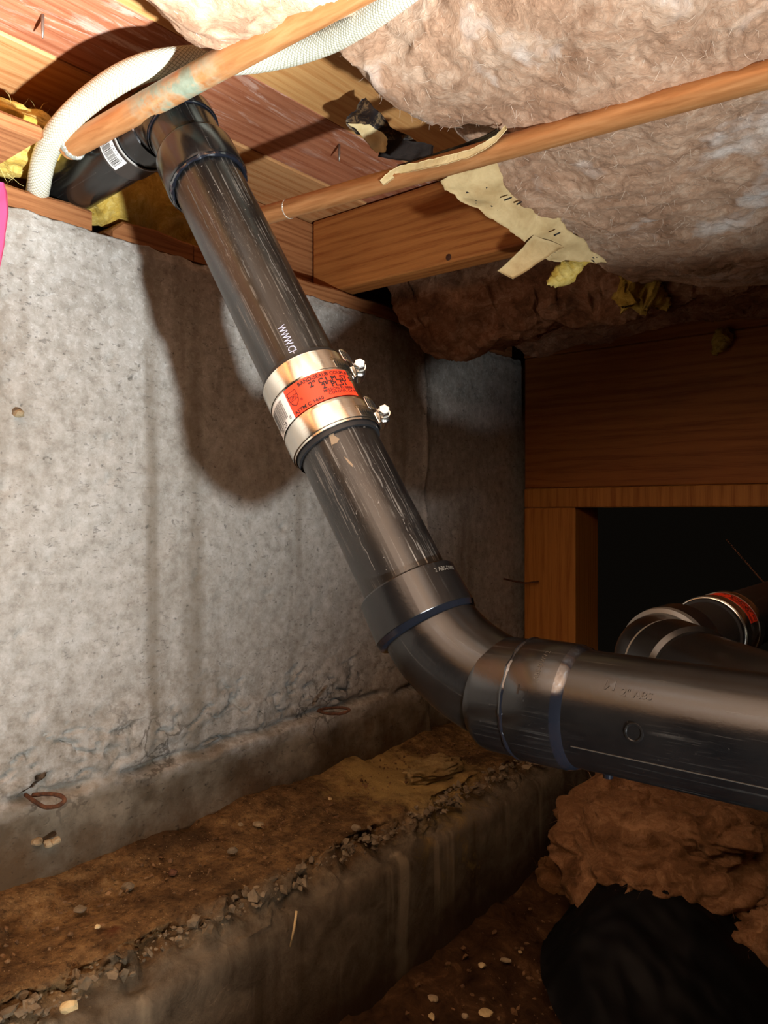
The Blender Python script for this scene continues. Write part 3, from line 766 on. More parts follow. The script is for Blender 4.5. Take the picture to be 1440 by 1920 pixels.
prints('raised_lettering', ax(0), D1, E1, 0.0353, [put(g2, 0.62 * 0.0353, -0.050), put(text_geo('UPC', 0.0042), 0.95 * .0353, -0.056)], plain('raised_print_pale', srgb(104, 98, 88), 0.5), el)
# branch
br0 = Vector((0.43, 0.055, -0.113)); DB = Vector((0.7071, 0.7071, 0.0)); DX = Vector((1, 0, 0.008)).normalized()
VBr = br0 + DB * 0.243
part('wye_branch', lathe(br0, DB, [(0.0, 0.0318), (0.12, 0.0318), (0.175, 0.0322)], 64), M['abs'], ld)
bh = part('branch_hub', lathe(br0, DB, [(0.168, 0.0322), (0.171, 0.0352), (0.203, 0.0358), (0.2035, 0.0355)], 64), M['abs'], ld)
part('shoulder', lathe(br0, DB, [(0.2033, 0.0356), (0.2075, 0.0350), (0.209, 0.0318)], 64), plain('shoulder_sheen', srgb(120, 114, 104), 0.35), bh)  # black plastic shoulder coloured grey to carry its lit sheen
be = part('branch_elbow', sweep(bend(VBr, DB, DX, 0.034, 22), 0.0318, 64), M['abs'], ld)
xh = VBr + DX * 0.036
part('hub', lathe(xh, DX, [(0.0, 0.0316), (0.003, 0.0350), (0.032, 0.0358), (0.0335, 0.0315)], 64), M['abs'], be)
part('shoulder', lathe(xh, DX, [(-0.005, 0.0318), (-0.0035, 0.0352), (0.003, 0.0358)], 64), plain('shoulder_ring_glint', srgb(96, 92, 86), 0.35), be)  # glint on the black elbow shoulder, painted in as a grey tone
part('branch_pipe', lathe(xh, DX, [(0.03, 0.0300), (0.10, 0.0300), (0.176, 0.0300), (0.176, 0.026)], 64), M['abs_dark'], ld)
mud = [(-0.0008, 0.087), (0.0015, 0.093), (0.0035, 0.0885), (0.0020, 0.0795), (0.0042, 0.0755), (0.0016, 0.0735), (-0.0022, 0.0740), (-0.0034, 0.0705), (-0.0018, 0.0785)]
prints('mud_flake', ax(0) - D1 * 0.006, D1, E1, RP + 0.0003, [([(x - 0.001, y - 0.004) for x, y in mud], [list(range(len(mud)))])], M['skin_chip'], ld)
prints('mud_flake', ax(0), D1, E1, RP + 0.0003, [([(0.0005, 0.052), (0.002, 0.049), (0.0035, 0.044), (0.0028, 0.0415), (0.0012, 0.046)], [[0, 1, 2, 3, 4]])], M['skin_chip'], ld)
for k, (a, s0, s1, w) in enumerate(((0.52, 0.078, 0.02, 0.0019), (0.60, 0.02, -0.03, 0.0010), (-0.58, 0.066, 0.01, 0.0016), (-0.50, 0.01, -0.03, 0.0010), (0.15, 0.02, 0.0, 0.0008), (0.85, 0.05, 0.0, 0.0007))):
    n = 26; V2 = []; F2 = []
    for i in range(n):
        t = i / (n - 1); q = pn(np.array([[t * 5, k * 9.0, 21]]))[0]; ww = w * (0.35 + 1.5 * abs(pn(np.array([[i * 0.9, k * 4.0, 12.2]]))[0]))
        x = (a + 0.05 * q) * RP; V2 += [(x - ww / 2, s0 + (s1 - s0) * t), (x + ww / 2, s0 + (s1 - s0) * t)]
    for i in range(n - 1):
        if pn(np.array([[i * 0.7, k * 3.0, 19]]))[0] > -0.25: F2.append((2 * i, 2 * i + 1, 2 * i + 3, 2 * i + 2))
    prints('scratch', ax(0), D1, E1, RP + 0.0001, [(V2, F2)], plain('pale_scratch', srgb(84, 79, 73), 0.8), ld)

# ---------- banded couplings
def coupling(o, d, e1, label, main=True, scr=1.82):
    d = d.normalized(); e2 = d.cross(e1); L = 0.0640
    t = thing('banded_coupling', o, label, 'coupling')
    part('gasket', lathe(o, d, [(-0.0035, 0.0300), (-0.0035, 0.0322), (0.002, 0.0328), (L - 0.002, 0.0328), (L + 0.0035, 0.0322), (L + 0.0035, 0.0300)], 72, e1), M['rubber'], t)
    part('shield', lathe(o, d, [(0.000, 0.0332), (0.0003, 0.0338), (0.0205, 0.0338), (0.0212, 0.0334), (0.0445, 0.0334), (0.0452, 0.0338), (L - 0.0003, 0.0338), (L, 0.0332)], 96, e1), M['steel'], t)
    for k, (b0, b1) in enumerate(((0.0022, 0.0182), (0.0462, 0.0622))):
        bnd = part('clamp_band', lathe(o, d, [(b0, 0.0338), (b0, 0.0346), (b0 + 0.0008, 0.0347), (b1 - 0.0008, 0.0347), (b1, 0.0346), (b1, 0.0338)], 96, e1), M['steel'], t)
        bc = (b0 + b1) / 2
        # free tail of the band, lifted off, with slots
        V = []; Fs = []; n = 18
        for i in range(n + 1):
            f = i / n; a = scr - 0.18 - 0.72 * f; r = 0.0362 + 0.0036 * math.sin(f * 1.5) ** 1.2
            rad = e1 * math.cos(a) + e2 * math.sin(a)
            hw = 0.0056 if i < n else 0.0042
            for (s_, q) in ((-1, 0), (1, 0), (1, 0.0006), (-1, 0.0006)): V.append(o + d * (bc + s_ * hw) + rad * (r + q))
        for i in range(n):
            for q in range(4): Fs.append((i * 4 + q, i * 4 + (q + 1) % 4, (i + 1) * 4 + (q + 1) % 4, (i + 1) * 4 + q))
        Fs.append((0, 1, 2, 3)); Fs.append((n * 4 + 3, n * 4 + 2, n * 4 + 1, n * 4))
        part('band_tail', (V, Fs), M['zinc'], bnd)
        V = []; Fs = []
        for i in range(13):
            f = (i + 0.6) / 13; a = scr - 0.18 - 0.72 * f; r = 0.0362 + 0.0036 * math.sin(f * 1.5) ** 1.2 + 0.0008
            b = len(V)
            for (da, s_) in ((-0.011, -0.0042), (0.011, -0.0030), (0.011, 0.0042), (-0.011, 0.0030)):
                rad = e1 * math.cos(a + da) + e2 * math.sin(a + da); V.append(o + d * (bc + s_) + rad * r)
            Fs.append((b, b + 1, b + 2, b + 3))
            if i < 9:
                a2 = scr - 0.95 + 0.072 * i - 0.05; b = len(V)
                for (da, s_) in ((-0.010, -0.0055), (0.010, -0.0045), (0.010, -0.0005), (-0.010, -0.0015)):
                    rad = e1 * math.cos(a2 + da) + e2 * math.sin(a2 + da); V.append(o + d * (bc + s_ - 0.001) + rad * 0.03485)
                Fs.append((b, b + 1, b + 2, b + 3))
        part('slots', (V, Fs), M['dark_slot'], bnd)
        # spot-weld mark
        part('weld_mark', ([on_cyl(o, d, e1, 0.03478, ((scr - 1.05) * 0.0347 + math.cos(x) * rr, bc + math.sin(x) * rr)) for rr in (0.0014, 0.0009) for x in np.linspace(0, 2 * math.pi, 20, endpoint=False)],
             [(i, (i + 1) % 20, 20 + (i + 1) % 20, 20 + i) for i in range(20)]), plain('weld_brown', srgb(120, 92, 54), 0.5, 0.6), bnd)
        # worm-screw housing and hex screw, lying tangentially
        rad = e1 * math.cos(scr) + e2 * math.sin(scr); tan = (e1 * math.sin(scr) - e2 * math.cos(scr))
        cc = o + d * bc + rad * 0.0410
        def loc(x, y, z): return cc + tan * x + d * y + rad * z      # x towards the screw head
        V = []; Fs = []; nseg = 14
        st = [(-0.0085, 0.0028, -.001), (-0.0080, 0.0048, 0), (-0.002, 0.0056, 0), (0.0035, 0.0056, 0), (0.0048, 0.0046, 0), (0.0048, 0.003, 0)]
        for (x, r, q) in st:
            for k2 in range(nseg):
                a = 2 * math.pi * k2 / nseg; V.append(loc(x, math.cos(a) * r * 1.08, math.sin(a) * r * 0.92 + q))
        for i in range(len(st) - 1):
            for k2 in range(nseg): Fs.append((i * nseg + k2, i * nseg + (k2 + 1) % nseg, (i + 1) * nseg + (k2 + 1) % nseg, (i + 1) * nseg + k2))
        Fs.append([k2 for k2 in range(nseg)][::-1]); Fs.append([(len(st) - 1) * nseg + k2 for k2 in range(nseg)])
        hs = part('screw_housing', (V, Fs), M['zinc'], bnd)
        # saddle feet
        V = []; Fs = []
        for (x, y, z) in ((-0.008, -0.005, -0.0062), (0.003, -0.005, -0.0062), (0.003, 0.005, -0.0062), (-0.008, 0.005, -0.0062), (-0.009, -0.0032, 0.0), (0.0045, -0.0032, 0.0), (0.0045, 0.0032, 0.0), (-0.009, 0.0032, 0.0)): V.append(loc(x, y, z))
        part('saddle', (V, [(0, 1, 2, 3), (4, 5, 6, 7), (0, 1, 5, 4), (1, 2, 6, 5), (2, 3, 7, 6), (3, 0, 4, 7)]), M['zinc'], hs)
        V = []; Fs = []
        ss = [(0.004, 0.0026, 20), (0.0068, 0.0026, 20), (0.0068, 0.0050, 20), (0.0076, 0.0050, 20), (0.0076, 0.0040, 6), (0.0118, 0.0040, 6), (0.0126, 0.0034, 6), (0.0126, 0.0002, 6)]
        b = 0; prev = None
        for (x, r, sg) in ss:
            ring = []
            for k2 in range(24):
                a = 2 * math.pi * k2 / 24
                rr = r if sg > 6 else r / math.cos(((a + math.pi / 6) % (math.pi / 3)) - math.pi / 6) * 1.0
                ring.append(len(V)); V.append(loc(x, math.cos(a) * rr, math.sin(a) * rr))
            if prev:
                for k2 in range(24): Fs.append((prev[k2], prev[(k2 + 1) % 24], ring[(k2 + 1) % 24], ring[k2]))
            prev = ring
        part('hex_screw', (V, Fs), M['zinc'], bnd, autos=20)
    r = 0.0342; ym = 0.0330
    aL, aR = (-0.56, 1.04) if main else (-0.55, 0.85)
    part('red_label', cyl_patch(o, d, e1, r, aL * r, aR * r, ym - 0.0118, ym + 0.0116, 30), M['red'], t)
    pieces = []
    for (tx, a, y, sz, bo_) in (('BAND-SEAL® COUPLING', -0.20, 0.0072, 0.0041, 0.022), ('2" C.I.,PL,ST to', 0.02, 0.0018, 0.0062, 0.032), ('2" PL,ST', 0.26, -0.0030, 0.0062, 0.032),
                           ('MISSION RUBBER CO', 0.24, -0.0062, 0.0033, 0.014), ('CORONA, CA 92880', 0.32, -0.0090, 0.0033, 0.014), ('ASTM C 1460', -0.52, -0.0108, 0.0042, 0.02)):
        pieces.append(put(text_geo(tx, sz, bo_), a * r + (0 if main else -0.011), ym + y))
    sx, sy = -0.40 * r + (0 if main else -0.01), ym - 0.0015
    shp = [(-0.0038, 0.0088), (0.0038, 0.0088), (0.0040, 0.003), (0.0030, -0.0005), (0.0, -0.0032), (-0.0030, -0.0005), (-0.0040, 0.003), (-0.0038, 0.0088)]
    pieces.append(ribbon2d([(sx + x, sy + y) for x, y in shp], 0.0005))
    pieces.append(ribbon2d([(sx - 0.0038, sy + 0.0054), (sx + 0.0038, sy + 0.0054)], 0.0004)); pieces.append(ribbon2d([(sx - 0.0038, sy + 0.0018), (sx + 0.0038, sy + 0.0018)], 0.0004))
    pieces.append(put(text_geo('UPC', 0.0030, 0.01), sx - 0.0027, sy + 0.0026)); pieces.append(put(text_geo('®', 0.0030), sx + 0.0042, sy - 0.0022))
    prints('label_print', o, d, e1, r + 0.00025, pieces, M['ink'], t)
    if main:
        part('barcode_label', cyl_patch(o, d, e1, r, -1.46 * r, -0.56 * r, ym - 0.0118, ym + 0.0116, 30), M['white'], t)
        prints('barcode_print', o, d, e1, r + 0.0002, [barcode(-1.36 * r, -0.72 * r, ym - 0.0066, ym + 0.0088, 11), put(text_geo('08728', 0.0052), -1.22 * r, ym - 0.0108), put(text_geo('0', 0.0040), -0.70 * r, ym - 0.0098), put(text_geo('5', 0.0040), -1.42 * r, ym - 0.0098)], M['ink'], t)
    return t
coupling(ax(0.0750), D1, E1, 'steel banded coupling with red label joining the two leaning black pipes')
o2 = xh + DX * 0.108; c2 = -(o2 + DX * 0.03); e12 = (c2 - DX * c2.dot(DX)).normalized()
e12 = (e12 * 0.55 + DX.cross(e12) * 0.0 + Vector((0, 0, 1)) * 0.85); e12 = (e12 - DX * e12.dot(DX)).normalized()
coupling(o2, DX, e12, 'second banded coupling with red label in the shadow behind the main pipe', main=False, scr=-1.9)
bp2 = thing('drain_pipe', xh + DX * 0.14, 'dark pipe leading away from the second coupling into the black opening', 'pipe')
part('pipe', lathe(xh, DX, [(0.178, 0.026), (0.178, 0.0302), (0.6, 0.0302), (1.0, 0.0302)], 48), M['abs_dark'], bp2)

# ---------- copper pipes
def cpipe(a, b, r, label, mat):
    a = Vector(a); b = Vector(b); d = (b - a).normalized(); L = (b - a).length
    t = thing('copper_pipe', a, label, 'pipe')
    pr = [(0, 0.0)] + [(0, r * 0.99)] + [(L * k / 12, r) for k in range(1, 12)] + [(L, r), (L, r - 0.001)]
    part('tube', lathe(a, d, pr, 40), mat, t)
    return t, a, d, L
c1, a1, d1, L1 = cpipe((0.3966, 0.712, 0.349), (0.3966, -0.8, 0.346), 0.0111, 'copper pipe with green patina crossing above the black elbow under the hose', M['copper'])
part('solder_joint', lumpy_ring(a1 + d1 * 0.008, d1, 0.0108, 0.0030, 0.6, 5), plain('dull_solder', srgb(176, 178, 168), 0.45, 0.6), c1)
c2_, a2, d2, L2 = cpipe((0.565, 0.66, 0.3135), (0.565, -0.8, 0.247), 0.0096, 'long copper pipe running below the joist bay insulation to the right edge', M['copper_plain'])
part('end_coupling', lathe(a2, d2, [(-0.02, 0.0098), (-0.02, 0.0112), (0.016, 0.0112), (0.017, 0.0098)], 32), plain('weathered_copper_sleeve', srgb(164, 132, 100), 0.4, 0.5), c2_)
part('solder_joint', lumpy_ring(a2 + d2 * 0.0172, d2, 0.0102, 0.0012, 0.6, 9), plain('bright_solder', srgb(206, 208, 200), 0.35, 0.6), c2_)
part('solder_joint', lumpy_ring(a2 + d2 * 0.075, d2, 0.0095, 0.0007, 0.8, 19), plain('solder_line', srgb(210, 196, 176), 0.4, 0.5), c2_)

# ---------- braided hose
hp = [(66, 395, .860), (72, 350, .805), (85, 290, .770), (115, 240, .735), (165, 190, .710), (230, 145, .680), (300, 120, .664), (380, 112, .672), (450, 113, .672), (530, 100, .655), (610, 74, .620), (680, 34, .575), (745, -14, .530), (820, -75, .49), (900, -150, .46)]
hv = sweep(spline([P(*q) for q in hp], 150), 0.0112, 40)
ho = mesh_obj('braided_hose', hv[0], hv[1], M['hose'], uvs=hv[2]); tag(ho, 'white braided plastic hose looping over the copper pipe at top left', 'hose')

# ================================================================== INSULATION
def fibres(name, pts, nrm, parent, mat, n, length, width, seed, curl=1.0):
    """loose glass strands standing off a surface, one joined part"""
    R = np.random.default_rng(seed); idx = R.integers(0, len(pts), n); V = []; Fs = []
    K = 5
    for i in idx:
        p = pts[i]; d = R.normal(size=3); d /= np.linalg.norm(d); nn = nrm[i]
        d = d - nn * d.dot(nn) * 0.75 + nn * 0.25; d /= np.linalg.norm(d); L = length * R.uniform(0.35, 1.3); b = len(V)
        q = p - nn * 0.001; side = np.cross(d, FWn); side /= (np.linalg.norm(side) + 1e-9); c = R.normal(size=3) * curl
        for k in range(K):
            w = width * (1 - 0.6 * k / (K - 1)) / 2
            V.append(q - side * w); V.append(q + side * w)
            d = d + c * 0.28 + R.normal(size=3) * 0.2; d /= np.linalg.norm(d); q = q + d * L / K + nn * L / K * 0.12
        for k in range(K - 1): Fs.append((b + 2 * k, b + 2 * k + 1, b + 2 * k + 3, b + 2 * k + 2))
    ob = mesh_obj(name, np.array(V), Fs, mat, parent); ob['kind'] = 'stuff'; return ob
FWn = np.array(FW[:])

def vnorm(V, Fs):
    f = np.asarray(Fs); n = np.cross(V[f[:, 1]] - V[f[:, 0]], V[f[:, 3]] - V[f[:, 0]]); N = np.zeros_like(V)
    for k in range(4): np.add.at(N, f[:, k], n)
    return N / (np.linalg.norm(N, axis=1)[:, None] + 1e-12)

def batt(name, corners, nx, ny, zb, ztop, label, mat, seed, amp=(0.012, 0.006, 0.003), edge=0.10, ragged=0.015, shape=None, nf=0, flen=0.02, strand=None, cat='insulation', group=None, up=False):
    """a fluffy batt: (s,t) patch over four corners (X,Y), lumpy on the exposed side, rolled edges, closed on the other side"""
    s_, t_ = np.meshgrid(np.linspace(0, 1, nx), np.linspace(0, 1, ny)); s1, t1 = s_.ravel(), t_.ravel()
    c = [np.array(q, float) for q in corners]
    XY = ((1 - s1) * (1 - t1))[:, None] * c[0] + (s1 * (1 - t1))[:, None] * c[1] + (s1 * t1)[:, None] * c[2] + ((1 - s1) * t1)[:, None] * c[3]
    p = np.concatenate([XY, np.zeros((len(XY), 1))], 1)
    e = np.minimum(np.minimum(s1, 1 - s1) * np.linalg.norm(c[1] - c[0]), np.minimum(t1, 1 - t1) * np.linalg.norm(c[3] - c[0]))
    ep = np.sqrt(np.clip(1 - (1 - np.clip(e / edge, 0, 1)) ** 2, 0, 1))
    base = zb(p[:, 0], p[:, 1]) if callable(zb) else np.full(len(p), zb)
    sg = 1 if up else -1
    z = ztop + (base - ztop) * ep
    q = np.stack([p[:, 0], p[:, 1], z], 1) + seed * 3.7
    w = warp(q, 9, 0.05)
    st = np.array([1.0, 0.42, 1.0]); st2 = np.array([0.5, 1.0, 1.0])
    h = amp[0] * fbm(w * 9, 3) * 1.6 + amp[1] * ridge(warp(q, 13, 0.05) * 19 * st, 3, 0.5) + amp[2] * ridge(warp(q, 30, 0.03) * 60 * st2, 3, 0.55)
    V = np.stack([p[:, 0], p[:, 1], z], 1)
    V[:, 2] += sg * h * (0.25 + 0.75 * ep)
    rg = ragged * (1 - 0.7 * ep); q2 = q * 20
    V[:, 0] += rg * fbm(q2 + 3, 4) * 2; V[:, 1] += rg * fbm(q2 + 33, 4) * 2
    lat = amp[1] * 1.2
    V[:, 0] += lat * fbm(q * 30 + 5, 3); V[:, 1] += lat * fbm(q * 30 + 25, 3)
    if shape is not None: V = shape(V, s1, t1)
    Fs = grid_faces(nx, ny)
    if not up: Fs = Fs[:, ::-1]
    N = vnorm(V, Fs)
    # closing cap
    ring = [k for k in range(nx)] + [(k + 1) * nx - 1 for k in range(1, ny)] + [(ny - 1) * nx + k for k in range(nx - 2, -1, -1)] + [k * nx for k in range(ny - 2, 0, -1)]
    cc = V[ring].mean(0); cc[2] = ztop
    V2 = np.concatenate([V, [cc]]); ci = len(V)
    FL = Fs.tolist() + [(ring[k], ring[(k + 1) % len(ring)], ci) for k in range(len(ring))]
    th = thing(name, (cc[0], cc[1], min(V[:, 2].min(), ztop)), label, cat, group)
    mesh_obj('fibre_batt', V2, FL, mat, th)
    if nf: fibres('loose_fibres', V, N, th, strand or M['strand'], nf, flen, 0.00022, seed)
    return th

# batt in the lit joist bay, resting on the copper pipe, sagging over the next joist
def zbA(x, y):
    pz = 0.3135 + 0.04555 * (y - 0.66)                       # axis height of the long copper pipe below
    z = pz + 0.0135 + 0.30 * np.clip(0.565 - x, 0, 0.06) + 0.45 * np.clip(0.505 - x, 0, 1)
    z -= 0.030 * sm(x, 0.60, 0.95) + 0.012 * np.sin(y * 14 + x * 5) * sm(x, 0.62, 0.75)
    z += 0.035 * np.exp(-((x - 0.60) / 0.05) ** 2) * sm(y, 0.30, 0.40)
    return z
batt('insulation_batt', [(0.430, -0.55), (1.03, -0.55), (1.01, 0.415), (0.450, 0.445)], 290, 470, zbA, 0.425,
     'large tan fibreglass batt in the lit joist bay above the long copper pipe', M['fibre'], 1, (0.008, 0.0042, 0.0016), 0.06, 0.012, nf=9000, flen=0.010)
# torn fluff lying on the patinated copper pipe, blown white by the light
batt('insulation_batt', [(-0.38, -0.40), (0.440, -0.40), (0.440, 0.530), (-0.38, 0.43)], 300, 330, lambda x, y: 0.362 - 0.014 * sm(x, 0.30, 0.40), 0.43,
     'pale torn fluff of insulation lying on the patinated copper pipe', M['fibre'], 2, (0.007, 0.0040, 0.0016), 0.06, 0.018, nf=3500, flen=0.012)
# dark batt of the next bay hanging down to the wall top
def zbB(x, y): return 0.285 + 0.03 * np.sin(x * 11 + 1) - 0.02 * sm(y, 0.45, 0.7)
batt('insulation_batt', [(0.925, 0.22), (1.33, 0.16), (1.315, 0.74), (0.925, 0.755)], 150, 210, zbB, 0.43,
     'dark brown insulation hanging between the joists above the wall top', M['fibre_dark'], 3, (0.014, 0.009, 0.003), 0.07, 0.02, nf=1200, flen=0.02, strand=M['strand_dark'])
# heaps on the floor
def lump(name, c, r, label, mat, seed, nf=600, n=(90, 60), squash=0.7, amp=0.2, rot=0.0, cat='insulation', strand=None):
    nu, nv = n; V = []
    a, b = np.meshgrid(np.linspace(0, 2 * np.pi, nu, endpoint=False), np.linspace(0.04, np.pi - 0.04, nv))
    d = np.stack([np.sin(b) * np.cos(a), np.sin(b) * np.sin(a), np.cos(b)], -1).reshape(-1, 3)
    R = np.array(r); q = warp(d * 1.3 + seed * 5, 1.5, 0.4)
    h = 1 + amp * 1.9 * fbm(q * 1.5, 2) + amp * 0.62 * ridge(q * 2.3, 2, 0.4) + amp * 0.07 * ridge(q * 9, 3)
    V = d * h[:, None] * R
    cr, sr = math.cos(rot), math.sin(rot); V = np.stack([V[:, 0] * cr - V[:, 1] * sr, V[:, 0] * sr + V[:, 1] * cr, V[:, 2]], 1) + np.array(c)
    Fs = []
    for j in range(nv - 1):
        for i in range(nu): Fs.append((j * nu + i, (j + 1) * nu + i, (j + 1) * nu + (i + 1) % nu, j * nu + (i + 1) % nu))
    FL = Fs + [[i for i in range(nu)], [(nv - 1) * nu + i for i in range(nu)][::-1]]
    th = thing(name, (c[0], c[1], V[:, 2].min()), label, cat)
    mesh_obj('fibre_body', V, FL, mat, th)
    if nf: fibres('loose_fibres', V, d, th, strand or M['strand_dark'], nf, 0.02, 0.0004, seed)
    return th
FBx = M['fibre_floor']
lump('insulation_heap', P(1255, 1600, 1.10), (0.150, 0.15, 0.095), 'crumpled orange-brown insulation heap under the big pipe at right', FBx, 11, 1500, (200, 130), amp=0.15, rot=-0.5)
lump('insulation_heap', P(1188, 1545, 1.07), (0.058, 0.05, 0.042), 'rounded insulation clump at the left end of the heap under the pipe', FBx, 16, 300, (110, 70), amp=0.2)
lump('insulation_heap', P(1240, 1655, 1.00), (0.062, 0.045, 0.028), 'rolled insulation clump at the foot of the heap above the black film', FBx, 17, 300, (110, 70), amp=0.22, rot=-0.6)
lump('insulation_heap', P(1330, 1560, 1.02), (0.06, 0.06, 0.035), 'folded insulation clump in the middle of the heap under the pipe', FBx, 18, 300, (110, 70), amp=0.22, rot=0.4)
lump('insulation_heap', P(1390, 1640, 1.08), (0.13, 0.10, 0.075), 'fallen brown insulation wad at the right edge behind the black film', FBx, 12, 800, (140, 90), amp=0.22)
lump('insulation_heap', P(1440, 1830, 0.93), (0.05, 0.06, 0.06), 'small tan insulation scrap in the lower right corner', M['fibre_floor'], 13, 400, (80, 60), amp=0.28)
lump('insulation_scrap', P(1085, 1650, 1.18), (0.035, 0.05, 0.035), 'small yellowish scrap against the footing beside the black film', M['fibre_floor'], 14, 200, (60, 40), amp=0.3)
lump('insulation_scrap', Vector((0.93, 0.665, ZL + 0.010)), (0.045, 0.026, 0.012), 'matted yellow-tan scrap on the ledge behind the bent pipe', M['matted'], 15, 60, (70, 40), amp=0.25)
# yellow tufts
def tuft(name, pts, w, label, mat, seed, nf=160):
    """torn strip of yellow wool along a line of points"""
    c = spline([P(*q) for q in pts], 26); ww = [w * (0.35 + 0.9 * math.sin(math.pi * min(1, 0.12 + 0.88 * i / 25)) * (0.8 + 0.5 * random.random())) for i in range(26)]
    V, Fs, UV = sweep(c, ww, 20); V = np.array([v[:] for v in V]); n = np.stack([fbm(V * 60 + seed, 3), fbm(V * 60 + 30 + seed, 3), fbm(V * 60 + 60 + seed, 3)], 1)
    V = V + n * w * 0.9
    ob = mesh_obj(name, V, Fs + [tuple(range(20))[::-1], tuple(25 * 21 + k for k in range(20))], mat); tag(ob, label, 'insulation'); return ob
MY = M['fibre_yellow']
tuft('insulation_tuft', [(1095, 478, .86), (1075, 498, .855), (1050, 522, .85), (1024, 531, .85)], 0.0085, 'pale yellow torn tuft hanging below the paper flap', MY, 1)
tuft('insulation_tuft', [(1160, 540, .98), (1195, 545, .98), (1225, 552, .98), (1238, 575, .98)], 0.020, 'larger yellow tuft in the dark bay right of the paper flap', MY, 2)
tuft('insulation_tuft', [(1368, 622, 1.300), (1352, 640, 1.302), (1343, 668, 1.306)], 0.012, 'little yellow tuft caught on the header beam', MY, 3)
# yellow wool packed behind the sill below the elbow
batt('insulation_wad', [(0.47, 0.775), (0.72, 0.785), (0.72, 0.846), (0.45, 0.846)], 110, 50, lambda x, y: 0.3275 + 0.010 * np.sin(x * 40), 0.395,
     'yellow insulation wad packed behind the sill under the elbow', MY, 5, (0.006, 0.004, 0.0015), 0.03, 0.010, nf=300, flen=0.01, strand=plain('yellow_strand', srgb(226, 204, 130), 0.9))
lump('insulation_wad', P(20, 268, 0.80), (0.06, 0.05, 0.026), 'yellow insulation wad above the wood block at the left edge', MY, 21, 200, (90, 60), amp=0.18, strand=plain('yellow_strand_b', srgb(226, 204, 130), 0.9))

# ================================================================== PAPER
def sheet(name, e0, e1, n, m, mats, label, cat='paper', th=0.0006, crump=0.002, seed=1, bow=0.0, ragged=0.0, parent=None):
    a = spline([P(*q) for q in e0], n); b = spline([P(*q) for q in e1], n)
    G = np.zeros((m, n, 3))
    for j in range(m):
        t = j / (m - 1)
        for i in range(n):
            v = a[i].lerp(b[i], t) - FW * bow * math.sin(math.pi * t); G[j, i] = v[:]
    V = G.reshape(-1, 3); q = V * 45 + seed * 9
    V = V + crump * np.stack([fbm(q, 3), fbm(q + 40, 3), fbm(q + 80, 3)], 1) * 1.6
    if ragged:
        G2 = V.reshape(m, n, 3); 
        for (row, nxt) in ((0, 1), (m - 1, m - 2)):
            k = ragged * np.abs(fbm(G2[row] * 160 + seed, 3)); dirv = G2[nxt] - G2[row]; dirv /= np.linalg.norm(dirv, axis=1)[:, None] + 1e-9; G2[row] += dirv * k[:, None]
        V = G2.reshape(-1, 3)
    F0 = grid_faces(n, m); N = vnorm(V, F0)
    if (N.mean(0) * FWn).sum() > 0: N = -N
    top = V + N * th / 2; bot = V - N * th / 2; k = len(V)
    Fs = F0.tolist() + [tuple(i + k for i in f[::-1]) for f in F0.tolist()]
    mi = [0] * len(F0) + [1 if len(mats) > 1 else 0] * len(F0)
    ring = [i for i in range(n)] + [(j + 1) * n - 1 for j in range(1, m)] + [(m - 1) * n + i for i in range(n - 2, -1, -1)] + [j * n for j in range(m - 2, 0, -1)]
    for r_ in range(len(ring)):
        x, y = ring[r_], ring[(r_ + 1) % len(ring)]; Fs.append((x, y, y + k, x + k)); mi.append(0)
    ob = mesh_obj(name, np.concatenate([top, bot]), Fs, mats, parent, mi=mi)
    if parent is None: tag(ob, label, cat)
    return ob
KR = [M['kraft'], M['asphalt_dark']]
fl_ = thing('kraft_flap', P(960, 520, .84), 'tan kraft paper flap hanging from the batt over the orange joist', 'paper')
sheet('paper_sheet', [(822, 338, .755), (850, 366, .765), (905, 402, .785), (960, 438, .80), (1000, 462, .815), (1040, 490, .83)],
      [(966, 284, .735), (985, 306, .745), (1020, 345, .765), (1048, 400, .79), (1085, 446, .815), (1140, 498, .84)], 40, 16, KR, None, crump=0.0042, seed=2, ragged=0.004, parent=fl_)
sheet('paper_tab', [(1000, 440, .805), (975, 470, .80), (950, 495, .797), (933, 508, .795)], [(1058, 462, .81), (1020, 486, .803), (985, 510, .798), (962, 523, .795)], 16, 8, KR, None, crump=0.0012, seed=3, parent=fl_)
for (u, v, du) in ((945, 374, 14), (968, 382, 10), (1038, 440, 12)):
    sheet('staple', [(u, v, .762 + (u - 940) * .0003), (u + du, v - 5, .762 + (u - 940) * .0003)], [(u + 1, v + 3, .762 + (u - 940) * .0003), (u + du + 1, v - 3, .762 + (u - 940) * .0003)], 3, 2, [M['dark_slot'], M['dark_slot']], None, crump=0, parent=fl_)
cs = thing('kraft_strip', P(830, 300, .70), 'curled kraft paper strip lying along the top of the long copper pipe', 'paper')
sheet('paper_curl', [(712, 336, .716), (738, 316, .709), (800, 299, .684), (865, 284, .663), (915, 263, .645), (949, 237, .634)],
      [(720, 348, .714), (748, 330, .706), (800, 316, .682), (865, 301, .661), (918, 276, .643), (952, 244, .632)], 44, 7, [M['cream'], M['asphalt_dark']], None, crump=0.0010, seed=5, ragged=0.002, parent=cs)
sheet('asphalt_side', [(745, 309, .740), (800, 292, .715), (865, 272, .694), (915, 250, .677), (944, 236, .667)],
      [(770, 318, .75), (810, 300, .73), (870, 280, .70), (915, 262, .69), (942, 246, .68)], 30, 6, [M['asphalt'], M['asphalt']], None, crump=0.001, seed=6, parent=cs)
tp = thing('torn_facing', P(710, 280, .80), 'torn black-backed paper with cream edge stuck to the yellow board', 'paper')
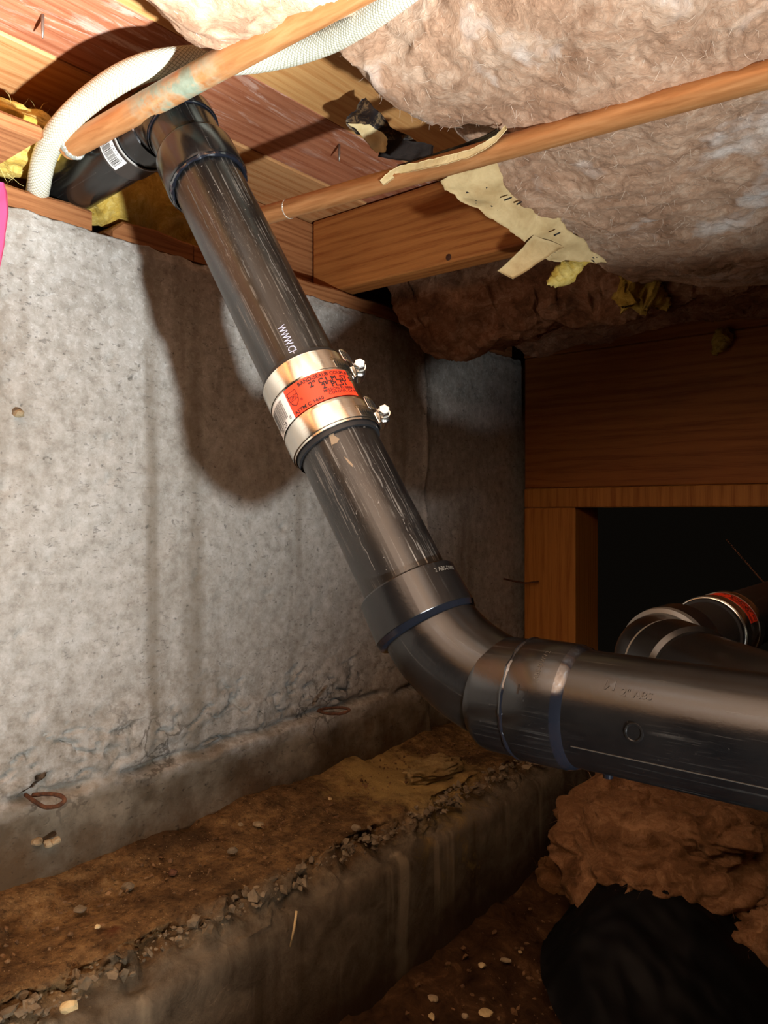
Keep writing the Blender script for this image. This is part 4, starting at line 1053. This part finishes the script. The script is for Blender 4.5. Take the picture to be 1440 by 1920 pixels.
sheet('asphalt_scrap', [(684, 180, .800), (662, 205, .80), (648, 232, .80), (668, 252, .81)], [(712, 212, .795), (735, 240, .80), (770, 262, .80), (800, 282, .80)], 26, 16, [M['asphalt'], M['kraft']], None, crump=0.003, seed=7, ragged=0.004, bow=0.006, parent=tp)
sheet('cream_scrap', [(650, 230, .795), (668, 246, .795), (690, 268, .795), (706, 291, .795)], [(690, 236, .79), (716, 250, .79), (728, 268, .79), (724, 286, .79)], 22, 12, [M['cream'], M['asphalt']], None, crump=0.0025, seed=8, ragged=0.003, parent=tp)
sheet('asphalt_fold', [(706, 292, .80), (735, 300, .80), (770, 301, .79), (812, 296, .78)], [(715, 262, .805), (745, 262, .80), (780, 266, .79), (815, 276, .78)], 24, 10, [M['asphalt_dark'], M['kraft']], None, crump=0.002, seed=9, parent=tp)
sc_ = thing('paper_scrap', P(545, 180, .90), 'small curled scrap of black and cream paper on the board edge', 'paper')
sheet('cream_scrap', [(528, 168, .90), (545, 158, .895), (566, 156, .89)], [(530, 182, .90), (548, 186, .90), (572, 181, .90)], 14, 8, [M['cream'], M['asphalt']], None, crump=0.002, seed=10, ragged=0.003, parent=sc_)
sheet('asphalt_scrap', [(516, 160, .90), (522, 156, .90), (532, 158, .90)], [(520, 172, .90), (532, 174, .90), (542, 172, .90)], 10, 6, [M['asphalt'], M['asphalt']], None, crump=0.001, seed=11, parent=sc_)
ys = sheet('paper_scrap', [(345, 62, .68), (362, 44, .675), (390, 36, .67)], [(362, 78, .69), (385, 86, .685), (418, 72, .675)], 18, 10, [M['cream'], M['kraft']], 'yellowish paper scrap sticking out below the pale fluff', crump=0.003, seed=12, ragged=0.004)

# black plastic film heaped on the dirt
def film():
    n = 150; s_, t_ = np.meshgrid(np.linspace(0, 1, n), np.linspace(0, 1, n)); s1, t1 = s_.ravel(), t_.ravel()
    X = 0.62 + 0.75 * s1; ym = 0.50 - 0.26 * np.exp(-((X - 0.62) / 0.20) ** 2) + 0.02 * np.sin(X * 17); Y = -0.35 + (ym + 0.35) * t1
    p = np.stack([X, Y, 0 * X], 1)
    edge = np.minimum(np.minimum(s1, 1 - s1), np.minimum(t1, 1 - t1))
    z = ZF + 0.018 + 0.125 * np.exp(-(((X - 1.00) / 0.20) ** 2 + ((Y - 0.36) / 0.17) ** 2)) + 0.012 * fbm(warp(p, 6, 0.06) * 12, 3) + 0.006 * ridge(warp(p, 9, 0.05) * 15, 3)
    z = z - 0.03 * (1 - sm(edge, 0, 0.07))
    V = np.stack([X, Y, z], 1)
    ob = mesh_obj('plastic_film', V, grid_faces(n, n).tolist(), M['plastic']); return tag(ob, 'crumpled black plastic film heaped on the dirt floor', 'plastic film')
film()

# ================================================================== SMALL THINGS
def loop_tie(pts, r, label):
    V, Fs, UV = sweep(spline([P(*q) for q in pts], 60), r, 10, cap=True)
    V = np.array([v[:] for v in V]); V += 0.0006 * np.stack([fbm(V * 150, 2), fbm(V * 150 + 9, 2), fbm(V * 150 + 19, 2)], 1)
    return tag(mesh_obj('snap_tie', V, Fs, M['rust']), label, 'wire tie')
loop_tie([(48, 1490, .780), (64, 1502, .765), (84, 1513, .754), (108, 1511, .748), (121, 1500, .747), (110, 1491, .755), (88, 1489, .766), (62, 1491, .778)], 0.0021, 'rusty wire loop poking from the wall joint at left')
loop_tie([(596, 1333, 1.075), (614, 1338, 1.04), (640, 1338, 1.02), (655, 1331, 1.015), (640, 1327, 1.03), (615, 1328, 1.06), (598, 1331, 1.075)], 0.0019, 'thin rusty wire loop at the joint left of the bent pipe')
loop_tie([(944, 1085, 1.495), (965, 1090, 1.50), (985, 1093, 1.515), (1010, 1090, 1.513)], 0.0016, 'short bent wire beside the fir post')
# knob of a broken form tie on the wall
q = P(36, 776, .775)
def pebble(name, c, r, mat, label, cat, seed, group=None, flat=0.7):
    bm = bmesh.new(); bmesh.ops.create_icosphere(bm, subdivisions=2, radius=1.0)
    V = np.array([v.co[:] for v in bm.verts]); bm.verts.index_update(); Fs = [[v.index for v in f.verts] for f in bm.faces]; bm.free()
    R = np.random.default_rng(seed); V = V * (1 + 0.5 * fbm(V * 1.1 + seed * 7.7, 2))[:, None] * R.uniform(0.65, 1.25, 3) * np.array([1, 1, flat])
    a = R.uniform(0, 6.28); V = np.stack([V[:, 0] * math.cos(a) - V[:, 1] * math.sin(a), V[:, 0] * math.sin(a) + V[:, 1] * math.cos(a), V[:, 2]], 1)
    ob = mesh_obj(name, V * r + np.array(c[:]), Fs, mat, smooth=False); return tag(ob, label, cat, group)
pebble('tie_stub', q, 0.0055, M['stone'], 'small rusty tie stub in a patched pit on the wall at left', 'wire tie', 1, flat=1.0)
# chips and gravel one can point at
def ground(u, v, z): d = -z / ((v - 960) / F); return P(u, v, d)
for k, (u, v, r, mat, lab_) in enumerate((
    (904, 1810, .0045, 'chip', 'pale wood chip on the dirt below the footing face, uppermost'),
    (910, 1898, .0070, 'chip', 'largest pale wood chip at the bottom edge near the black film'),
    (872, 1905, .0040, 'stone', 'tan pebble left of the largest chip at the bottom edge'),
    (948, 1800, .0070, 'stone', 'dark tan stone in the dirt beside the pale wood chip'),
    (975, 1785, .0035, 'chip', 'tiny pale chip farthest along the footing foot'),
    (812, 1872, .0065, 'stone', 'flat tan stone at the foot of the footing face'),
    (810, 1906, .0050, 'chip', 'pale chip at the bottom edge below the flat stone'))):
    c = ground(u, v, ZF + 0.03); pebble('wood_chip' if mat == 'chip' else 'pebble', c, r, M[mat], lab_, 'chip' if mat == 'chip' else 'pebble', 40 + k, flat=0.5)
c = ground(1310, 1755, ZF + 0.10); pebble('wood_chip', c, .0025, M['chip'], 'single pale speck of wood lying on the black film', 'chip', 60)
for k, (u, v, r) in enumerate(((68, 1578, .0062), (92, 1582, .0055), (106, 1576, .0060))):
    c = ground(u, v, ZL + 0.045); c = Vector((c.x, min(c.y, YW - 0.004), c.z))
    pebble('gravel_stone', P(u, v, .786), r, M['stone'], ('left one', 'middle one', 'right one')[k] + ' of three pale stones stuck low on the wall', 'stone', 70 + k)
for k, (u, v, r, mat, lab_) in enumerate((
    (415, 1562, .0035, 'rust', 'reddish crumb on the ledge near a row of small stones'),
    (450, 1548, .0050, 'stone', 'left small stone in a short row on the ledge'),
    (485, 1545, .0055, 'stone', 'right small stone in a short row on the ledge'),
    (324, 1636, .0060, 'rust', 'dark lump beside the rusty patch on the ledge'),
    (240, 1662, .0055, 'crumb', 'dark crumb on the tan middle of the ledge'),
    (668, 1552, .0070, 'crumb', 'black lump on the ledge near its crumbling edge'),
    (436, 1595, .0060, 'crumb', 'brown lump below the row of small stones on the ledge'),
    (150, 1705, .0060, 'crumb', 'dirt clod on the ledge at lower left'),
    (128, 1888, .0065, 'chip', 'pale pebble lodged in the crumbling ledge at bottom left'),
    (618, 1498, .0032, 'chip', 'white grain on the ledge beside the sandy crust'),
    (183, 1737, .0030, 'chip', 'tiny bright grain on the tan ledge'))):
    pebble('ledge_stone', ground(u, v, ZL + 0.006), r, M[mat], lab_, 'stone', 80 + k, flat=0.6)
tw = sweep([P(*q) for q in ((556, 1708, .80), (552, 1738, .795), (544, 1775, .792))], [0.0012, 0.0014, 0.0008], 8, cap=True)
tag(mesh_obj('wood_sliver', tw[0], tw[1], M['chip']), 'thin pale splinter hanging on the footing face', 'splinter')
tw = sweep([P(*q) for q in ((1362, 1012, 1.2), (1395, 1050, 1.17), (1432, 1092, 1.14))], 0.0012, 8, cap=True)
tag(mesh_obj('thin_wire', tw[0], tw[1], M['rust']), 'thin slanting wire in the black opening above the second coupling', 'wire')
# crumbs scattered over the ledge and broken aggregate along its edge (uncountable)
def scatter(name, n, fn, rmin, rmax, mat, label, seed):
    R = np.random.default_rng(seed); bm = bmesh.new(); bmesh.ops.create_icosphere(bm, subdivisions=1, radius=1.0)
    B = np.array([v.co[:] for v in bm.verts]); bm.verts.index_update(); BF = np.array([[v.index for v in f.verts] for f in bm.faces]); bm.free()
    V = []; Fs = []
    for i in range(n):
        r = rmin + (rmax - rmin) * R.random() ** 3; c = fn(R)
        b = B * (1 + 0.35 * R.normal(size=(len(B), 1))) * R.uniform(0.5, 1.3, 3) * np.array([1, 1, 0.7])
        V.append(b * r + c); Fs.append(BF + i * len(B))
    ob = mesh_obj(name, np.concatenate(V), np.concatenate(Fs).tolist(), mat, smooth=False); tag(ob, label, 'debris', kind='stuff'); return ob
scatter('ledge_crumbs', 1500, lambda R: np.array([R.uniform(0.1, 1.3), 0.63 + 0.13 * R.random() ** 0.6, ZL + 0.004 + 0.004 * R.random()]), 0.0005, 0.0028, M['ledge_crumb'], 'fine dirt crumbs and grit scattered over the footing ledge', 1)
scatter('edge_rubble', 900, lambda R: np.array([R.uniform(0.1, 1.3), R.uniform(0.592, 0.630), ZL - 0.016 + 0.012 * R.random()]), 0.0012, 0.0075, M['crumb'], 'broken aggregate along the crumbling edge of the footing ledge', 2)
scatter('floor_grit', 900, lambda R: np.array([R.uniform(0.4, 1.3), R.uniform(0.30, 0.57), ZF + 0.012 + 0.03 * R.random()]), 0.001, 0.0045, M['ledge_crumb'], 'grit and wood fragments in the dirt at the foot of the footing', 3)

# nails through the subfloor
for (u, v, dep, lab_, bent) in ((342, 92, .812, 'bent nail through the reddish board above the copper pipe', True), (636, 248, .96, 'nail point through the board near the torn black paper', False), (80, 12, .71, 'short nail point at the top left corner', False)):
    b = P(u, v, dep); b = Vector((b.x, b.y, SUB + 0.002)); pts = [b, b - Vector((0, 0, 0.014)), b - Vector((0, 0, 0.022))]
    if bent: pts = [b, b + Vector((0.002, 0, -0.016)), b + Vector((0.006, -0.004, -0.026)), b + Vector((0.013, -0.012, -0.033))]
    tw = sweep(pts, [0.0015] * (len(pts) - 1) + [0.0006], 10, cap=True); tag(mesh_obj('nail', tw[0], tw[1], M['nail']), lab_, 'nail')
# pink marking ribbon at the left edge
rb = sheet('marking_ribbon', [(-14, 338, .745), (-13, 390, .742), (-16, 450, .74), (-18, 520, .74)], [(8, 342, .742), (15, 372, .738), (11, 440, .738), (-4, 520, .738)], 24, 8, [M['pink'], M['pink']], 'pink marking ribbon hanging on the wall at the left edge', cat='ribbon', crump=0.0008, seed=15, th=0.0003)
